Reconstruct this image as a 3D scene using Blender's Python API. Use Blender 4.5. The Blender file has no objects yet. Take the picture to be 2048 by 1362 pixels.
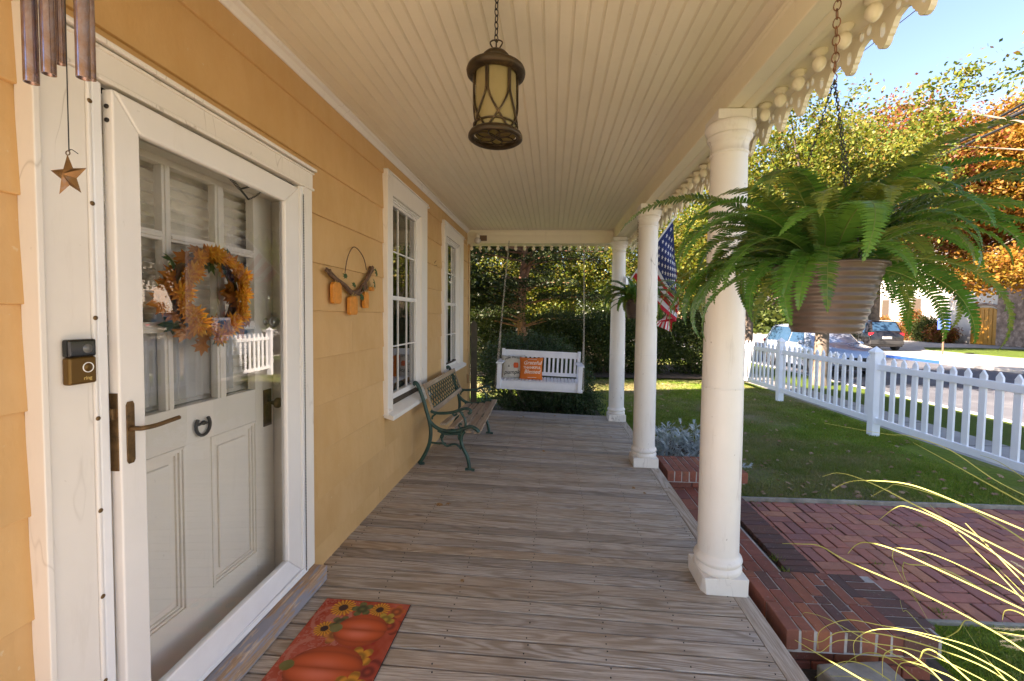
import bpy, bmesh, math, random
import numpy as np
from mathutils import Vector, Matrix, Quaternion
random.seed(7); RNG = np.random.default_rng(7)
S = bpy.context.scene
COL = S.collection
# ------------------------------------------------------------------ camera, light, exposure
FPX, CX, CY, H = 850.0, 1060.0, 664.0, 1.52
_yaw, _pit, _roll = math.atan(43/850), math.atan(32/850), 0.0114
FW = Vector((-math.sin(_yaw)*math.cos(_pit), math.cos(_yaw)*math.cos(_pit), -math.sin(_pit)))
_r0 = FW.cross(Vector((0,0,1))).normalized(); _u0 = _r0.cross(FW)
RT = _r0*math.cos(_roll)+_u0*math.sin(_roll); UP = _u0*math.cos(_roll)-_r0*math.sin(_roll)
EYE = Vector((0,0,H))
cam_d = bpy.data.cameras.new('camera'); cam = bpy.data.objects.new('camera', cam_d); COL.objects.link(cam)
cam.matrix_world = Matrix(((RT.x,UP.x,-FW.x,0),(RT.y,UP.y,-FW.y,0),(RT.z,UP.z,-FW.z,H),(0,0,0,1)))
cam_d.sensor_width = 36; cam_d.lens = FPX/2048*36
cam_d.shift_x = -(CX-1024)/2048; cam_d.shift_y = (CY-681)/2048
cam_d.clip_start = 0.02; cam_d.clip_end = 3000
S.camera = cam
SUN_EL = math.radians(33); SX, SY = -0.93, -0.37          # horizontal direction TOWARDS the sun
W = bpy.data.worlds.new('World'); S.world = W; W.use_nodes = True
nt = W.node_tree; bg = nt.nodes['Background']
sky = nt.nodes.new('ShaderNodeTexSky'); sky.sky_type = 'NISHITA'; sky.sun_disc = False
sky.sun_elevation = SUN_EL; sky.sun_rotation = math.atan2(SX, SY) % (2*math.pi)
sky.air_density = 1.0; sky.dust_density = 0.3; sky.ozone_density = 3.0
nt.links.new(sky.outputs[0], bg.inputs[0]); bg.inputs[1].default_value = 0.06
sl = bpy.data.lights.new('sun', 'SUN'); sl.energy = 5.0; sl.angle = math.radians(0.53); sl.color = (1.0, 0.93, 0.82)
sun = bpy.data.objects.new('sun', sl); COL.objects.link(sun)
sd = Vector((SX, SY, 0)).normalized()*math.cos(SUN_EL)+Vector((0,0,math.sin(SUN_EL)))
sun.rotation_euler = sd.to_track_quat('Z','Y').to_euler(); sun.location = (0,0,30)
S.view_settings.view_transform = 'Standard'; S.view_settings.look = 'None'
S.view_settings.gamma = 1; S.view_settings.use_curve_mapping = False
S.view_settings.exposure = 2.92
S.view_settings.use_white_balance = True; S.view_settings.white_balance_temperature = 7300; S.view_settings.white_balance_tint = 20
S.render.engine = 'CYCLES'
S.cycles.max_bounces = 10; S.cycles.diffuse_bounces = 5; S.cycles.transparent_max_bounces = 16

def ray(px, py):
    return (FW*FPX + RT*(px-CX) - UP*(py-CY)).normalized()
def onY(px, py, Y):
    d = ray(px, py); return EYE + d*(Y/d.y)
def onX(px, py, X):
    d = ray(px, py); return EYE + d*(X/d.x)
def onZ(px, py, Z):
    d = ray(px, py); return EYE + d*((Z-H)/d.z)

# ------------------------------------------------------------------ materials
def newmat(name):
    m = bpy.data.materials.new(name); m.use_nodes = True
    n = m.node_tree.nodes; b = n['Principled BSDF']
    return m, m.node_tree, n, b
def L(nt, a, b): nt.links.new(a, b)
def mix(nt, fac, a, b, mode='MIX'):
    x = nt.nodes.new('ShaderNodeMix'); x.data_type = 'RGBA'; x.blend_type = mode
    for s, v in ((x.inputs[0], fac), (x.inputs[6], a), (x.inputs[7], b)):
        if hasattr(v, 'is_linked') or hasattr(v, 'links'): L(nt, v, s)
        elif isinstance(v, (int, float)): s.default_value = v
        else: s.default_value = (*v, 1)
    return x.outputs[2]
def noise(nt, scale, detail=4, rough=.55, vec=None, dist=0):
    x = nt.nodes.new('ShaderNodeTexNoise'); x.inputs['Scale'].default_value = scale
    x.inputs['Detail'].default_value = detail; x.inputs['Roughness'].default_value = rough
    x.inputs['Distortion'].default_value = dist
    if vec is not None: L(nt, vec, x.inputs['Vector'])
    return x.outputs['Fac']
def ramp(nt, fac, stops, interp='LINEAR'):
    x = nt.nodes.new('ShaderNodeValToRGB'); x.color_ramp.interpolation = interp
    e = x.color_ramp.elements
    while len(e) < len(stops): e.new(0.5)
    for i, (p, c) in enumerate(stops):
        e[i].position = p; e[i].color = (*c, 1) if not isinstance(c, (int, float)) else (c, c, c, 1)
    L(nt, fac, x.inputs[0]); return x.outputs[0]
def math_(nt, op, a, b=0.0):
    x = nt.nodes.new('ShaderNodeMath'); x.operation = op
    for s, v in ((x.inputs[0], a), (x.inputs[1], b)):
        if isinstance(v, (int, float)): s.default_value = v
        else: L(nt, v, s)
    return x.outputs[0]
def objvec(nt, scale=(1,1,1), rand=0.0, rot=(0,0,0)):
    tc = nt.nodes.new('ShaderNodeTexCoord'); mp = nt.nodes.new('ShaderNodeMapping')
    mp.inputs['Scale'].default_value = scale; mp.inputs['Rotation'].default_value = rot
    L(nt, tc.outputs['Object'], mp.inputs['Vector'])
    if rand:
        oi = nt.nodes.new('ShaderNodeObjectInfo'); cb = nt.nodes.new('ShaderNodeCombineXYZ')
        a = math_(nt, 'MULTIPLY', oi.outputs['Random'], rand); L(nt, a, cb.inputs[0])
        b = math_(nt, 'MULTIPLY', oi.outputs['Random'], rand*1.7); L(nt, b, cb.inputs[1])
        L(nt, math_(nt, 'MULTIPLY', oi.outputs['Random'], rand*2.3), cb.inputs[2])
        L(nt, cb.outputs[0], mp.inputs['Location'])
    return mp.outputs[0]
def bump(nt, b, h, strength=.3, dist=.01):
    x = nt.nodes.new('ShaderNodeBump'); x.inputs['Strength'].default_value = strength; x.inputs['Distance'].default_value = dist
    L(nt, h, x.inputs['Height']); L(nt, x.outputs[0], b.inputs['Normal'])
def plain(name, c, rough=.5, metal=0, var=.12, nscale=6, bmp=.15, bscale=60, rand=0, spec=.5, dirt_or_glint=None, dscale=3, dlo=.55, dhi=.75):
    m, nt, n, b = newmat(name)
    v = objvec(nt, rand=rand)
    f = noise(nt, nscale, 5, .6, v)
    lo = tuple(x*(1-var) for x in c); hi = tuple(min(1, x*(1+var)) for x in c)
    col = ramp(nt, f, [(.3, lo), (.7, hi)])
    if dirt_or_glint:
        d = ramp(nt, noise(nt, dscale, 7, .7, v, .5), [(dlo, 0.0), (dhi, 1.0)])
        col = mix(nt, d, col, dirt_or_glint)
    L(nt, col, b.inputs['Base Color']); b.inputs['Roughness'].default_value = rough; b.inputs['Metallic'].default_value = metal
    b.inputs['Specular IOR Level'].default_value = spec
    if bmp: bump(nt, b, noise(nt, bscale, 4, .6, v), bmp, .004)
    return m
M = {}
def siding():
    m, nt, n, b = newmat('siding_paint')
    v = objvec(nt, rand=30); vs = objvec(nt, (6, 1.2, .35), rand=30)
    f = noise(nt, 1.6, 6, .6, v)
    col = ramp(nt, f, [(.3, (.53,.31,.125)), (.7, (.63,.385,.175))])
    st = ramp(nt, noise(nt, 10, 5, .65, vs), [(.42, 0.0), (.8, .5)])
    col = mix(nt, st, col, (.50,.265,.075))
    oi = nt.nodes.new('ShaderNodeObjectInfo')
    col = mix(nt, ramp(nt, oi.outputs['Random'], [(0, .0), (1, .22)]), col, (.68,.40,.15))
    sp = ramp(nt, noise(nt, 45, 2, .5, v), [(.72, 0.0), (.76, .5)])
    col = mix(nt, sp, col, (.62,.50,.33))
    L(nt, col, b.inputs['Base Color']); b.inputs['Roughness'].default_value = .5
    hb = math_(nt, 'ADD', noise(nt, 9, 4, .6, v), math_(nt, 'MULTIPLY', noise(nt, 90, 3, .6, vs), .35))
    bump(nt, b, hb, .35, .006)
    return m
M['siding'] = siding()
def trimwhite(name, c, dirty=.35):
    m, nt, n, b = newmat(name)
    v = objvec(nt, rand=20); vs = objvec(nt, (1, 1, .15), rand=20)
    col = ramp(nt, noise(nt, 2.5, 5, .6, v), [(.3, tuple(x*.93 for x in c)), (.7, c)])
    col = mix(nt, ramp(nt, noise(nt, 14, 6, .7, vs), [(.58, 0.0), (.85, dirty)]), col, (.42,.34,.26))
    col = mix(nt, ramp(nt, noise(nt, 38, 2, .4, v), [(.76, 0.0), (.79, .8*dirty)]), col, (.16,.10,.07))
    L(nt, col, b.inputs['Base Color']); b.inputs['Roughness'].default_value = .42
    hb = math_(nt, 'ADD', noise(nt, 7, 4, .6, v), math_(nt, 'MULTIPLY', noise(nt, 80, 3, .6, vs), .3))
    bump(nt, b, hb, .28, .004)
    return m
M['trim'] = trimwhite('trim_paint', (.80,.74,.68), .3)
M['door'] = trimwhite('door_paint', (.92,.83,.72), .18)
M['storm'] = trimwhite('storm_paint', (.80,.76,.73), .18)
M['col'] = trimwhite('column_paint', (.80,.75,.69), .6)
def crack(m, amt):
    nt = m.node_tree; b = nt.nodes['Principled BSDF']; src = b.inputs['Base Color'].links[0].from_socket
    v = objvec(nt, (3.2, 3.2, .8), rand=9); f = noise(nt, 1.6, 3, .5, v)
    line = ramp(nt, f, [(.494, 0.0), (.5, 1.0), (.506, 0.0)]); msk = ramp(nt, noise(nt, 1.7, 2, .5, objvec(nt, rand=5)), [(.5, 0.0), (.62, amt)])
    L(nt, mix(nt, math_(nt, 'MULTIPLY', line, msk), src, (.30,.24,.19)), b.inputs['Base Color'])
crack(M['col'], .8); crack(M['trim'], .5)
M['colbase'] = trimwhite('column_base_paint', (.78,.72,.65), .95); crack(M['colbase'], 1.0)
M['ceil'] = trimwhite('ceiling_paint', (.79,.70,.545), .2)
M['ceil2'] = trimwhite('frieze_paint', (.84,.75,.56), .35)
M['vinyl'] = plain('white_vinyl', (.83,.86,.90), .35, var=.03, bmp=0)
M['alu'] = plain('white_aluminium', (.80,.79,.80), .3, var=.05, bmp=.05)
def wood_deck(name, base, dark, light, warm):
    m, nt, n, b = newmat(name)
    v = objvec(nt, (.9, 9, 9), rand=60)
    # contours of a smooth field stretched along the board read as cathedral grain and knots
    f0 = noise(nt, 1.1, 1.2, .35, v, .5)
    rg = math_(nt, 'SINE', math_(nt, 'MULTIPLY', f0, 62.0))
    ring = ramp(nt, math_(nt, 'MULTIPLY_ADD', rg, .5), [(0, 0.0), (1, 1.0)])
    x = ring.node; mm = x.inputs[0].links[0].from_node; mm.inputs[2].default_value = .5
    fine = noise(nt, 1.0, 6, .7, objvec(nt, (5, 130, 130), rand=60))
    pat = noise(nt, 1.0, 4, .6, objvec(nt, (1.2, 4, 4), rand=25))
    col = ramp(nt, fine, [(.3, dark), (.5, base), (.75, light)])
    col = mix(nt, math_(nt, 'MULTIPLY', ramp(nt, ring, [(.05, 1.0), (.7, 0.0)]), math_(nt, 'MULTIPLY', ramp(nt, noise(nt, .8, 2, .5, objvec(nt, (1.5, 1.5, 1.5), rand=33)), [(.36, .4), (.6, 1.0)]), .62)), col, tuple(a*.52 for a in warm))
    col = mix(nt, math_(nt, 'MULTIPLY', ramp(nt, pat, [(.42, 0.0), (.7, 1.0)]), .55), col, warm, 'MULTIPLY') if False else mix(nt, math_(nt, 'MULTIPLY', ramp(nt, pat, [(.42, 0.0), (.7, 1.0)]), .5), col, warm)
    # knots
    vo = nt.nodes.new('ShaderNodeTexVoronoi'); vo.inputs['Scale'].default_value = 1.0
    L(nt, objvec(nt, (2.0, 7.0, .01), rand=80), vo.inputs['Vector'])
    kn = ramp(nt, vo.outputs['Distance'], [(.035, 1.0), (.09, 0.0)])
    col = mix(nt, math_(nt, 'MULTIPLY', kn, .75), col, (.10,.062,.04))
    kh = ramp(nt, vo.outputs['Distance'], [(.09, 0.0), (.12, .4), (.2, 0.0)])
    col = mix(nt, kh, col, (.50,.46,.43))
    oi = nt.nodes.new('ShaderNodeObjectInfo')
    tone = ramp(nt, oi.outputs['Random'], [(0, (.62,.62,.63)), (.3, (1.05,1.04,1.03)), (.55, (.80,.77,.72)), (.8, (1.0,.99,.98)), (1, (.90,.82,.72))])
    col = mix(nt, 1.0, col, tone, 'MULTIPLY')
    L(nt, col, b.inputs['Base Color']); b.inputs['Roughness'].default_value = .55
    hb = math_(nt, 'ADD', math_(nt, 'MULTIPLY', ring, .5), fine)
    bump(nt, b, hb, .45, .0025)
    return m
M['deck'] = wood_deck('weathered_deck_wood', (.48,.41,.345), (.20,.158,.125), (.66,.60,.53), (.38,.26,.16))
M['benchwood'] = wood_deck('bench_wood', (.42,.31,.22), (.28,.19,.13), (.52,.42,.33), (.38,.25,.16))
def sillwood():
    m, nt, n, b = newmat('peeling_sill_wood')
    v = objvec(nt, (8, 1.1, 8), rand=4)
    base = ramp(nt, noise(nt, 6, 6, .7, objvec(nt, (30, 1.5, 30))), [(.3, (.26,.15,.09)), (.7, (.52,.34,.21))])
    p = ramp(nt, noise(nt, 2.6, 6, .65, v), [(.47, 0.0), (.53, 1.0)])
    col = mix(nt, p, base, (.27,.26,.29))
    p2 = ramp(nt, noise(nt, 5.3, 5, .6, v), [(.56, 0.0), (.6, 1.0)])
    col = mix(nt, math_(nt, 'MULTIPLY', p2, .7), col, (.58,.42,.28))
    L(nt, col, b.inputs['Base Color']); b.inputs['Roughness'].default_value = .7
    bump(nt, b, p, .4, .003); return m
M['sill'] = sillwood()
def glass(name, tint=(1,1,1), refl=1.0, rough=.0):
    m = bpy.data.materials.new(name); m.use_nodes = True; nt = m.node_tree; nt.nodes.clear()
    o = nt.nodes.new('ShaderNodeOutputMaterial'); g = nt.nodes.new('ShaderNodeBsdfGlossy'); t = nt.nodes.new('ShaderNodeBsdfTransparent')
    g.inputs['Roughness'].default_value = rough; g.inputs['Color'].default_value = (1,1,1,1); t.inputs['Color'].default_value = (*tint, 1)
    fr = nt.nodes.new('ShaderNodeFresnel'); fr.inputs['IOR'].default_value = 1.55
    f = math_(nt, 'MULTIPLY', fr.outputs[0], refl)
    mx = nt.nodes.new('ShaderNodeMixShader'); L(nt, f, mx.inputs[0]); L(nt, t.outputs[0], mx.inputs[1]); L(nt, g.outputs[0], mx.inputs[2])
    L(nt, mx.outputs[0], o.inputs[0]); return m
M['glass'] = glass('pane_glass', (.98,.97,.97), 1.25)
M['winglass'] = glass('window_glass', (.55,.57,.56), 1.8)
def brick(name, cols, rough=.8, moss=.0):
    m, nt, n, b = newmat(name)
    oi = nt.nodes.new('ShaderNodeObjectInfo')
    k = len(cols)
    base = ramp(nt, oi.outputs['Random'], [(i/(k-1), c) for i, c in enumerate(cols)])
    v = objvec(nt, rand=40)
    col = mix(nt, ramp(nt, noise(nt, 14, 6, .7, v), [(.35, 0.0), (.75, .55)]), base, tuple(x*.6 for x in cols[0]))
    col = mix(nt, ramp(nt, noise(nt, 55, 4, .6, v), [(.62, 0.0), (.75, .35)]), col, (.5,.42,.38))
    if moss: col = mix(nt, ramp(nt, noise(nt, 7, 5, .7, v), [(.56, 0.0), (.75, moss)]), col, (.10,.10,.06))
    L(nt, col, b.inputs['Base Color']); b.inputs['Roughness'].default_value = rough
    bump(nt, b, noise(nt, 110, 5, .7, v), .5, .004); return m
M['brick_red'] = brick('red_clay_brick', [(.24,.072,.045), (.31,.088,.048), (.19,.065,.052), (.36,.12,.055), (.26,.08,.058)], moss=.5)
M['brick_dark'] = brick('dark_clay_brick', [(.105,.052,.042), (.14,.06,.045), (.095,.055,.048), (.17,.068,.045), (.12,.055,.05)], moss=.6)
M['paver'] = brick('paver_brick', [(.42,.15,.10), (.47,.175,.12), (.37,.145,.12), (.52,.22,.12), (.31,.13,.115), (.44,.16,.10), (.25,.11,.10)], moss=.15)
M['mortar'] = plain('mortar', (.42,.38,.34), .9, var=.25, nscale=20, bmp=.5, bscale=90, dirt_or_glint=(.14,.12,.09), dscale=5)
M['soil'] = plain('soil', (.055,.038,.026), .95, var=.5, nscale=14, bmp=1, bscale=45, dirt_or_glint=(.13,.09,.06), dscale=30, dlo=.6, dhi=.7)
M['joint'] = plain('mossy_joint_sand', (.045,.04,.028), .95, var=.4, nscale=10, bmp=.8, bscale=60, dirt_or_glint=(.05,.08,.02), dscale=4)
def lawnmat(name, g1, g2, soil, t0=.5, t1=.68):
    m, nt, n, b = newmat(name); v = objvec(nt)
    col = ramp(nt, noise(nt, 1.3, 6, .65, v), [(.3, g1), (.7, g2)])
    col = mix(nt, ramp(nt, noise(nt, .45, 6, .62, v), [(t0, 0.0), (t1, .85)]), col, soil)
    col = mix(nt, ramp(nt, noise(nt, 22, 5, .7, v), [(.4, 0.0), (.75, .6)]), col, (.035,.045,.012))
    L(nt, col, b.inputs['Base Color']); b.inputs['Roughness'].default_value = .95
    b.inputs['Specular IOR Level'].default_value = .15
    bump(nt, b, noise(nt, 60, 5, .7, v), 1, .02); return m
M['lawn'] = lawnmat('lawn', (.10,.17,.02), (.18,.24,.03), (.27,.20,.12), .46, .60)
M['verge'] = lawnmat('verge_grass', (.06,.10,.012), (.085,.13,.016), (.11,.09,.04), .62, .8)
M['ground'] = plain('far_ground', (.17,.16,.11), .95, var=.3, nscale=.2, bmp=0)
M['asphalt'] = plain('asphalt', (.075,.078,.09), .85, var=.18, nscale=1.2, bmp=.4, bscale=120, dirt_or_glint=(.15,.15,.155), dscale=.6)
M['concrete'] = plain('concrete', (.28,.27,.255), .85, var=.15, nscale=2, bmp=.3, bscale=80, dirt_or_glint=(.27,.25,.22), dscale=1.5)
M['curb'] = plain('curb_concrete', (.42,.40,.37), .85, var=.15, bmp=.3)
M['bluepaint'] = plain('blue_curb_paint', (.008,.055,.24), .6, var=.1)
M['stone'] = plain('stone', (.27,.245,.20), .85, var=.3, nscale=9, bmp=.8, bscale=30, dirt_or_glint=(.12,.11,.08), dscale=6)
M['bronze'] = plain('bronze', (.05,.032,.015), .42, .6, var=.45, nscale=12, bmp=.3, bscale=40, dirt_or_glint=(.19,.12,.05), dscale=14)
M['brass'] = plain('aged_brass', (.17,.10,.045), .5, .7, var=.35, nscale=30, bmp=.35, bscale=80, dirt_or_glint=(.07,.05,.03), dscale=20)
M['lampglass'] = plain('amber_glass', (.24,.185,.08), .25, var=.12, nscale=5, bmp=0)
M['darkmetal'] = plain('dark_metal', (.03,.026,.024), .5, .5, bmp=.2)
M['rust'] = plain('rusty_chain', (.21,.09,.035), .6, .5, var=.5, nscale=40, bmp=.3)
M['chain'] = plain('galvanised_chain', (.42,.38,.32), .45, .7, var=.3, nscale=40, bmp=.1)
M['iron'] = plain('green_cast_iron', (.022,.062,.048), .42, .15, var=.35, nscale=20, bmp=.5, bscale=60, dirt_or_glint=(.05,.03,.02), dscale=9)
M['copper'] = plain('copper_painted_glint', (.34,.20,.11), .22, .85, var=.5, nscale=9, bmp=.05, dirt_or_glint=(.40,.42,.62), dscale=7, dlo=.42, dhi=.6)  # bluish highlight of the tubes painted into the copper as patches
M['starm'] = plain('rusty_star', (.17,.095,.04), .3, .7, var=.45, nscale=25, bmp=.3, dirt_or_glint=(.20,.20,.24), dscale=16)
M['swing'] = plain('swing_white_paint', (.74,.77,.86), .4, var=.05, bmp=.05)
M['pot'] = plain('brown_plastic_pot', (.085,.058,.046), .35, var=.1, bmp=.05)
M['steel'] = plain('brushed_steel', (.5,.5,.52), .3, 1, bmp=0)
M['bellbronze'] = plain('doorbell_bronze', (.15,.08,.02), .35, .6, var=.08, bmp=0)
M['black'] = plain('black_gloss', (.012,.012,.012), .08, bmp=0, var=0)
M['whitepl'] = plain('white_plastic', (.8,.8,.8), .4, bmp=0, var=0)
M['interior'] = plain('dark_interior', (.05,.035,.022), .9, bmp=0)
M['blind'] = plain('cellular_blind', (.86,.80,.70), .8, bmp=0)
M['curtain'] = plain('sheer_curtain', (.50,.48,.45), .9, bmp=0)
M['curtain2'] = plain('brown_curtain', (.11,.065,.035), .9, bmp=0)
M['bark'] = plain('bark', (.13,.10,.075), .95, var=.4, nscale=6, bmp=1, bscale=14, dirt_or_glint=(.26,.22,.17), dscale=5)
M['redbark'] = plain('reddish_bark', (.24,.115,.065), .95, var=.4, nscale=6, bmp=1, bscale=14, dirt_or_glint=(.40,.25,.16), dscale=6)
M['twig'] = plain('vine_twig', (.13,.07,.04), .8, var=.4, nscale=40, bmp=.5)
M['pumpwood'] = plain('orange_painted_wood', (.62,.23,.03), .55, var=.15, nscale=25, bmp=.2)
M['raffia'] = plain('raffia', (.55,.38,.13), .9, bmp=0)
M['wire'] = plain('wire', (.015,.015,.015), .6, bmp=0)
M['deadleaf'] = plain('dead_leaf', (.33,.17,.06), .8, var=.4, nscale=40, rand=10, bmp=0)
def leafmat(name, cols, trans=.4, rough=.55):
    m = bpy.data.materials.new(name); m.use_nodes = True; nt = m.node_tree; nt.nodes.clear()
    o = nt.nodes.new('ShaderNodeOutputMaterial'); g = nt.nodes.new('ShaderNodeNewGeometry')
    k = len(cols); c = ramp(nt, g.outputs['Random Per Island'], [(i/(k-1), q) for i, q in enumerate(cols)])
    d = nt.nodes.new('ShaderNodeBsdfPrincipled'); d.inputs['Roughness'].default_value = rough; d.inputs['Specular IOR Level'].default_value = .35
    t = nt.nodes.new('ShaderNodeBsdfTranslucent'); L(nt, c, d.inputs['Base Color'])
    L(nt, mix(nt, 1.0, c, (1.0, 1.0, .55), 'MULTIPLY'), t.inputs['Color'])
    x = nt.nodes.new('ShaderNodeMixShader'); x.inputs[0].default_value = trans
    L(nt, d.outputs[0], x.inputs[1]); L(nt, t.outputs[0], x.inputs[2]); L(nt, x.outputs[0], o.inputs[0]); return m
M['lf_yg'] = leafmat('yellow_green_leaves', [(.045,.085,.010), (.10,.145,.014), (.17,.185,.022), (.25,.215,.03), (.075,.12,.014), (.21,.12,.022)], .5)
M['lf_dk'] = leafmat('dark_evergreen_leaves', [(0.012,0.025,0.007), (0.025,0.040,0.010), (0.043,0.056,0.012), (0.019,0.031,0.009)], .3)
M['lf_hed'] = leafmat('hedge_leaves', [(0.018,0.037,0.008), (0.037,0.064,0.013), (0.067,0.089,0.018), (0.030,0.052,0.011), (0.097,0.104,0.023)], .35)
M['lf_yew'] = leafmat('yew_needles', [(.02,.042,.014), (.035,.07,.02), (.05,.085,.025), (.08,.07,.04)], .2)
M['lf_red'] = leafmat('red_maple_leaves', [(0.186,0.031,0.019), (0.236,0.074,0.025), (0.136,0.124,0.019), (0.248,0.136,0.025), (0.198,0.043,0.031)], .5)
M['lf_or'] = leafmat('orange_maple_leaves', [(0.285,0.161,0.019), (0.310,0.124,0.019), (0.223,0.186,0.025), (0.260,0.087,0.019), (0.322,0.205,0.031)], .5)
M['lf_gn'] = leafmat('green_leaves', [(0.031,0.056,0.009), (0.056,0.081,0.012), (0.093,0.112,0.019), (0.037,0.062,0.012)], .45)
M['fern'] = leafmat('fern_leaflets', [(.045,.14,.022), (.075,.20,.035), (.12,.26,.045), (.045,.12,.028), (.20,.24,.05), (.07,.17,.035)], .45, .28)
_n = M['fern'].node_tree; _rp = [n for n in _n.nodes if n.type == 'VALTORGB'][0]; _oi = _n.nodes.new('ShaderNodeObjectInfo'); _ge = [n for n in _n.nodes if n.type == 'NEW_GEOMETRY'][0]
_f = math_(_n, 'ADD', math_(_n, 'MULTIPLY', _oi.outputs['Random'], .8), math_(_n, 'MULTIPLY', _ge.outputs['Random Per Island'], .2)); L(_n, _f, _rp.inputs[0])
M['fernstem'] = plain('fern_stem', (.12,.17,.035), .5, bmp=0)
M['blade'] = leafmat('dry_grass_blade', [(.62,.60,.20), (.72,.68,.33), (.50,.52,.12), (.78,.66,.45)], .4)
M['plume'] = leafmat('grass_plume', [(.80,.72,.60), (.88,.82,.72)], .4)
M['dusty'] = leafmat('silver_leaves', [(.40,.45,.45), (.52,.57,.58), (.33,.38,.37)], .15)
M['turf'] = leafmat('turf_blades', [(.12,.25,.02), (.20,.33,.03), (.30,.36,.05), (.14,.24,.022), (.40,.34,.11)], .4)
M['ivy'] = leafmat('ivy_leaves', [(.03,.07,.02), (.05,.09,.03)], .2)
M['wl_or'] = leafmat('orange_silk_leaf', [(.55,.20,.02), (.62,.28,.03), (.42,.12,.02), (.50,.24,.04)], .3)
M['wl_fl'] = leafmat('amber_silk_petals', [(.75,.30,.02), (.80,.42,.04), (.62,.20,.02), (.70,.28,.02)], .3)
M['flag_red'] = plain('flag_red', (.55,.02,.035), .8, var=.05, bmp=0)
M['flag_white'] = plain('flag_white', (.78,.78,.80), .8, var=.02, bmp=0)
M['flag_blue'] = plain('flag_blue', (.022,.04,.16), .8, var=.05, bmp=0)
for k in ('flag_red', 'flag_white', 'flag_blue'):
    pass
def vcolmat(name, rough=.85):
    m, nt, n, b = newmat(name)
    a = nt.nodes.new('ShaderNodeVertexColor'); a.layer_name = 'Col'
    L(nt, a.outputs[0], b.inputs['Base Color']); b.inputs['Roughness'].default_value = rough
    bump(nt, b, noise(nt, 300, 3, .6, objvec(nt)), .3, .002); return m
M['print'] = vcolmat('printed_mat')
M['pillow_w'] = plain('natural_linen', (.52,.49,.44), .9, var=.08, nscale=60, bmp=.3, bscale=300)
M['pillow_o'] = plain('orange_cotton', (.72,.17,.025), .85, var=.06, nscale=60, bmp=.3, bscale=300)
M['inkb'] = plain('black_ink', (.03,.03,.035), .9, bmp=0); M['inkw'] = plain('white_ink', (.82,.76,.70), .9, bmp=0)
M['inko'] = plain('orange_ink', (.60,.10,.03), .9, bmp=0)
M['carpaint'] = plain('silver_blue_car_paint', (.34,.40,.50), .18, .5, var=.02, bmp=0)
M['carblack'] = plain('black_car_paint', (.012,.012,.014), .15, 0, var=.02, bmp=0)
M['carglass'] = plain('car_glass', (.02,.05,.09), .04, 0, var=0, bmp=0)
M['tyre'] = plain('tyre_rubber', (.02,.02,.02), .8, bmp=0)
M['redlens'] = plain('red_lens', (.6,.01,.02), .2, bmp=0); M['amber'] = plain('amber_lens', (.8,.35,.02), .2, bmp=0)
M['stucco'] = plain('white_stucco', (.55,.51,.45), .9, var=.06, nscale=3, bmp=.3)
M['churchstone'] = plain('church_stone', (.24,.17,.13), .9, var=.5, nscale=3, bmp=.6, dirt_or_glint=(.55,.45,.38), dscale=3)
M['churchdoor'] = plain('golden_oak_door', (.42,.20,.025), .5, var=.12, bmp=0)
M['roof'] = plain('dark_roof', (.07,.06,.055), .9, var=.2)
M['farbrick'] = plain('far_pink_brick', (.42,.22,.17), .9, var=.1, nscale=4)
M['sign'] = plain('sign_blue', (.015,.05,.26), .5, bmp=0)
M['post'] = plain('rusty_sign_post', (.20,.12,.07), .7, bmp=0)
M['stockade'] = plain('weathered_stockade', (.085,.068,.045), .9, var=.3, nscale=4, rand=30, bmp=.5, dirt_or_glint=(.12,.12,.06), dscale=3)
M['redfl'] = leafmat('red_flowers', [(.6,.03,.02), (.5,.02,.02), (.7,.08,.04)], .3)

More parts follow.
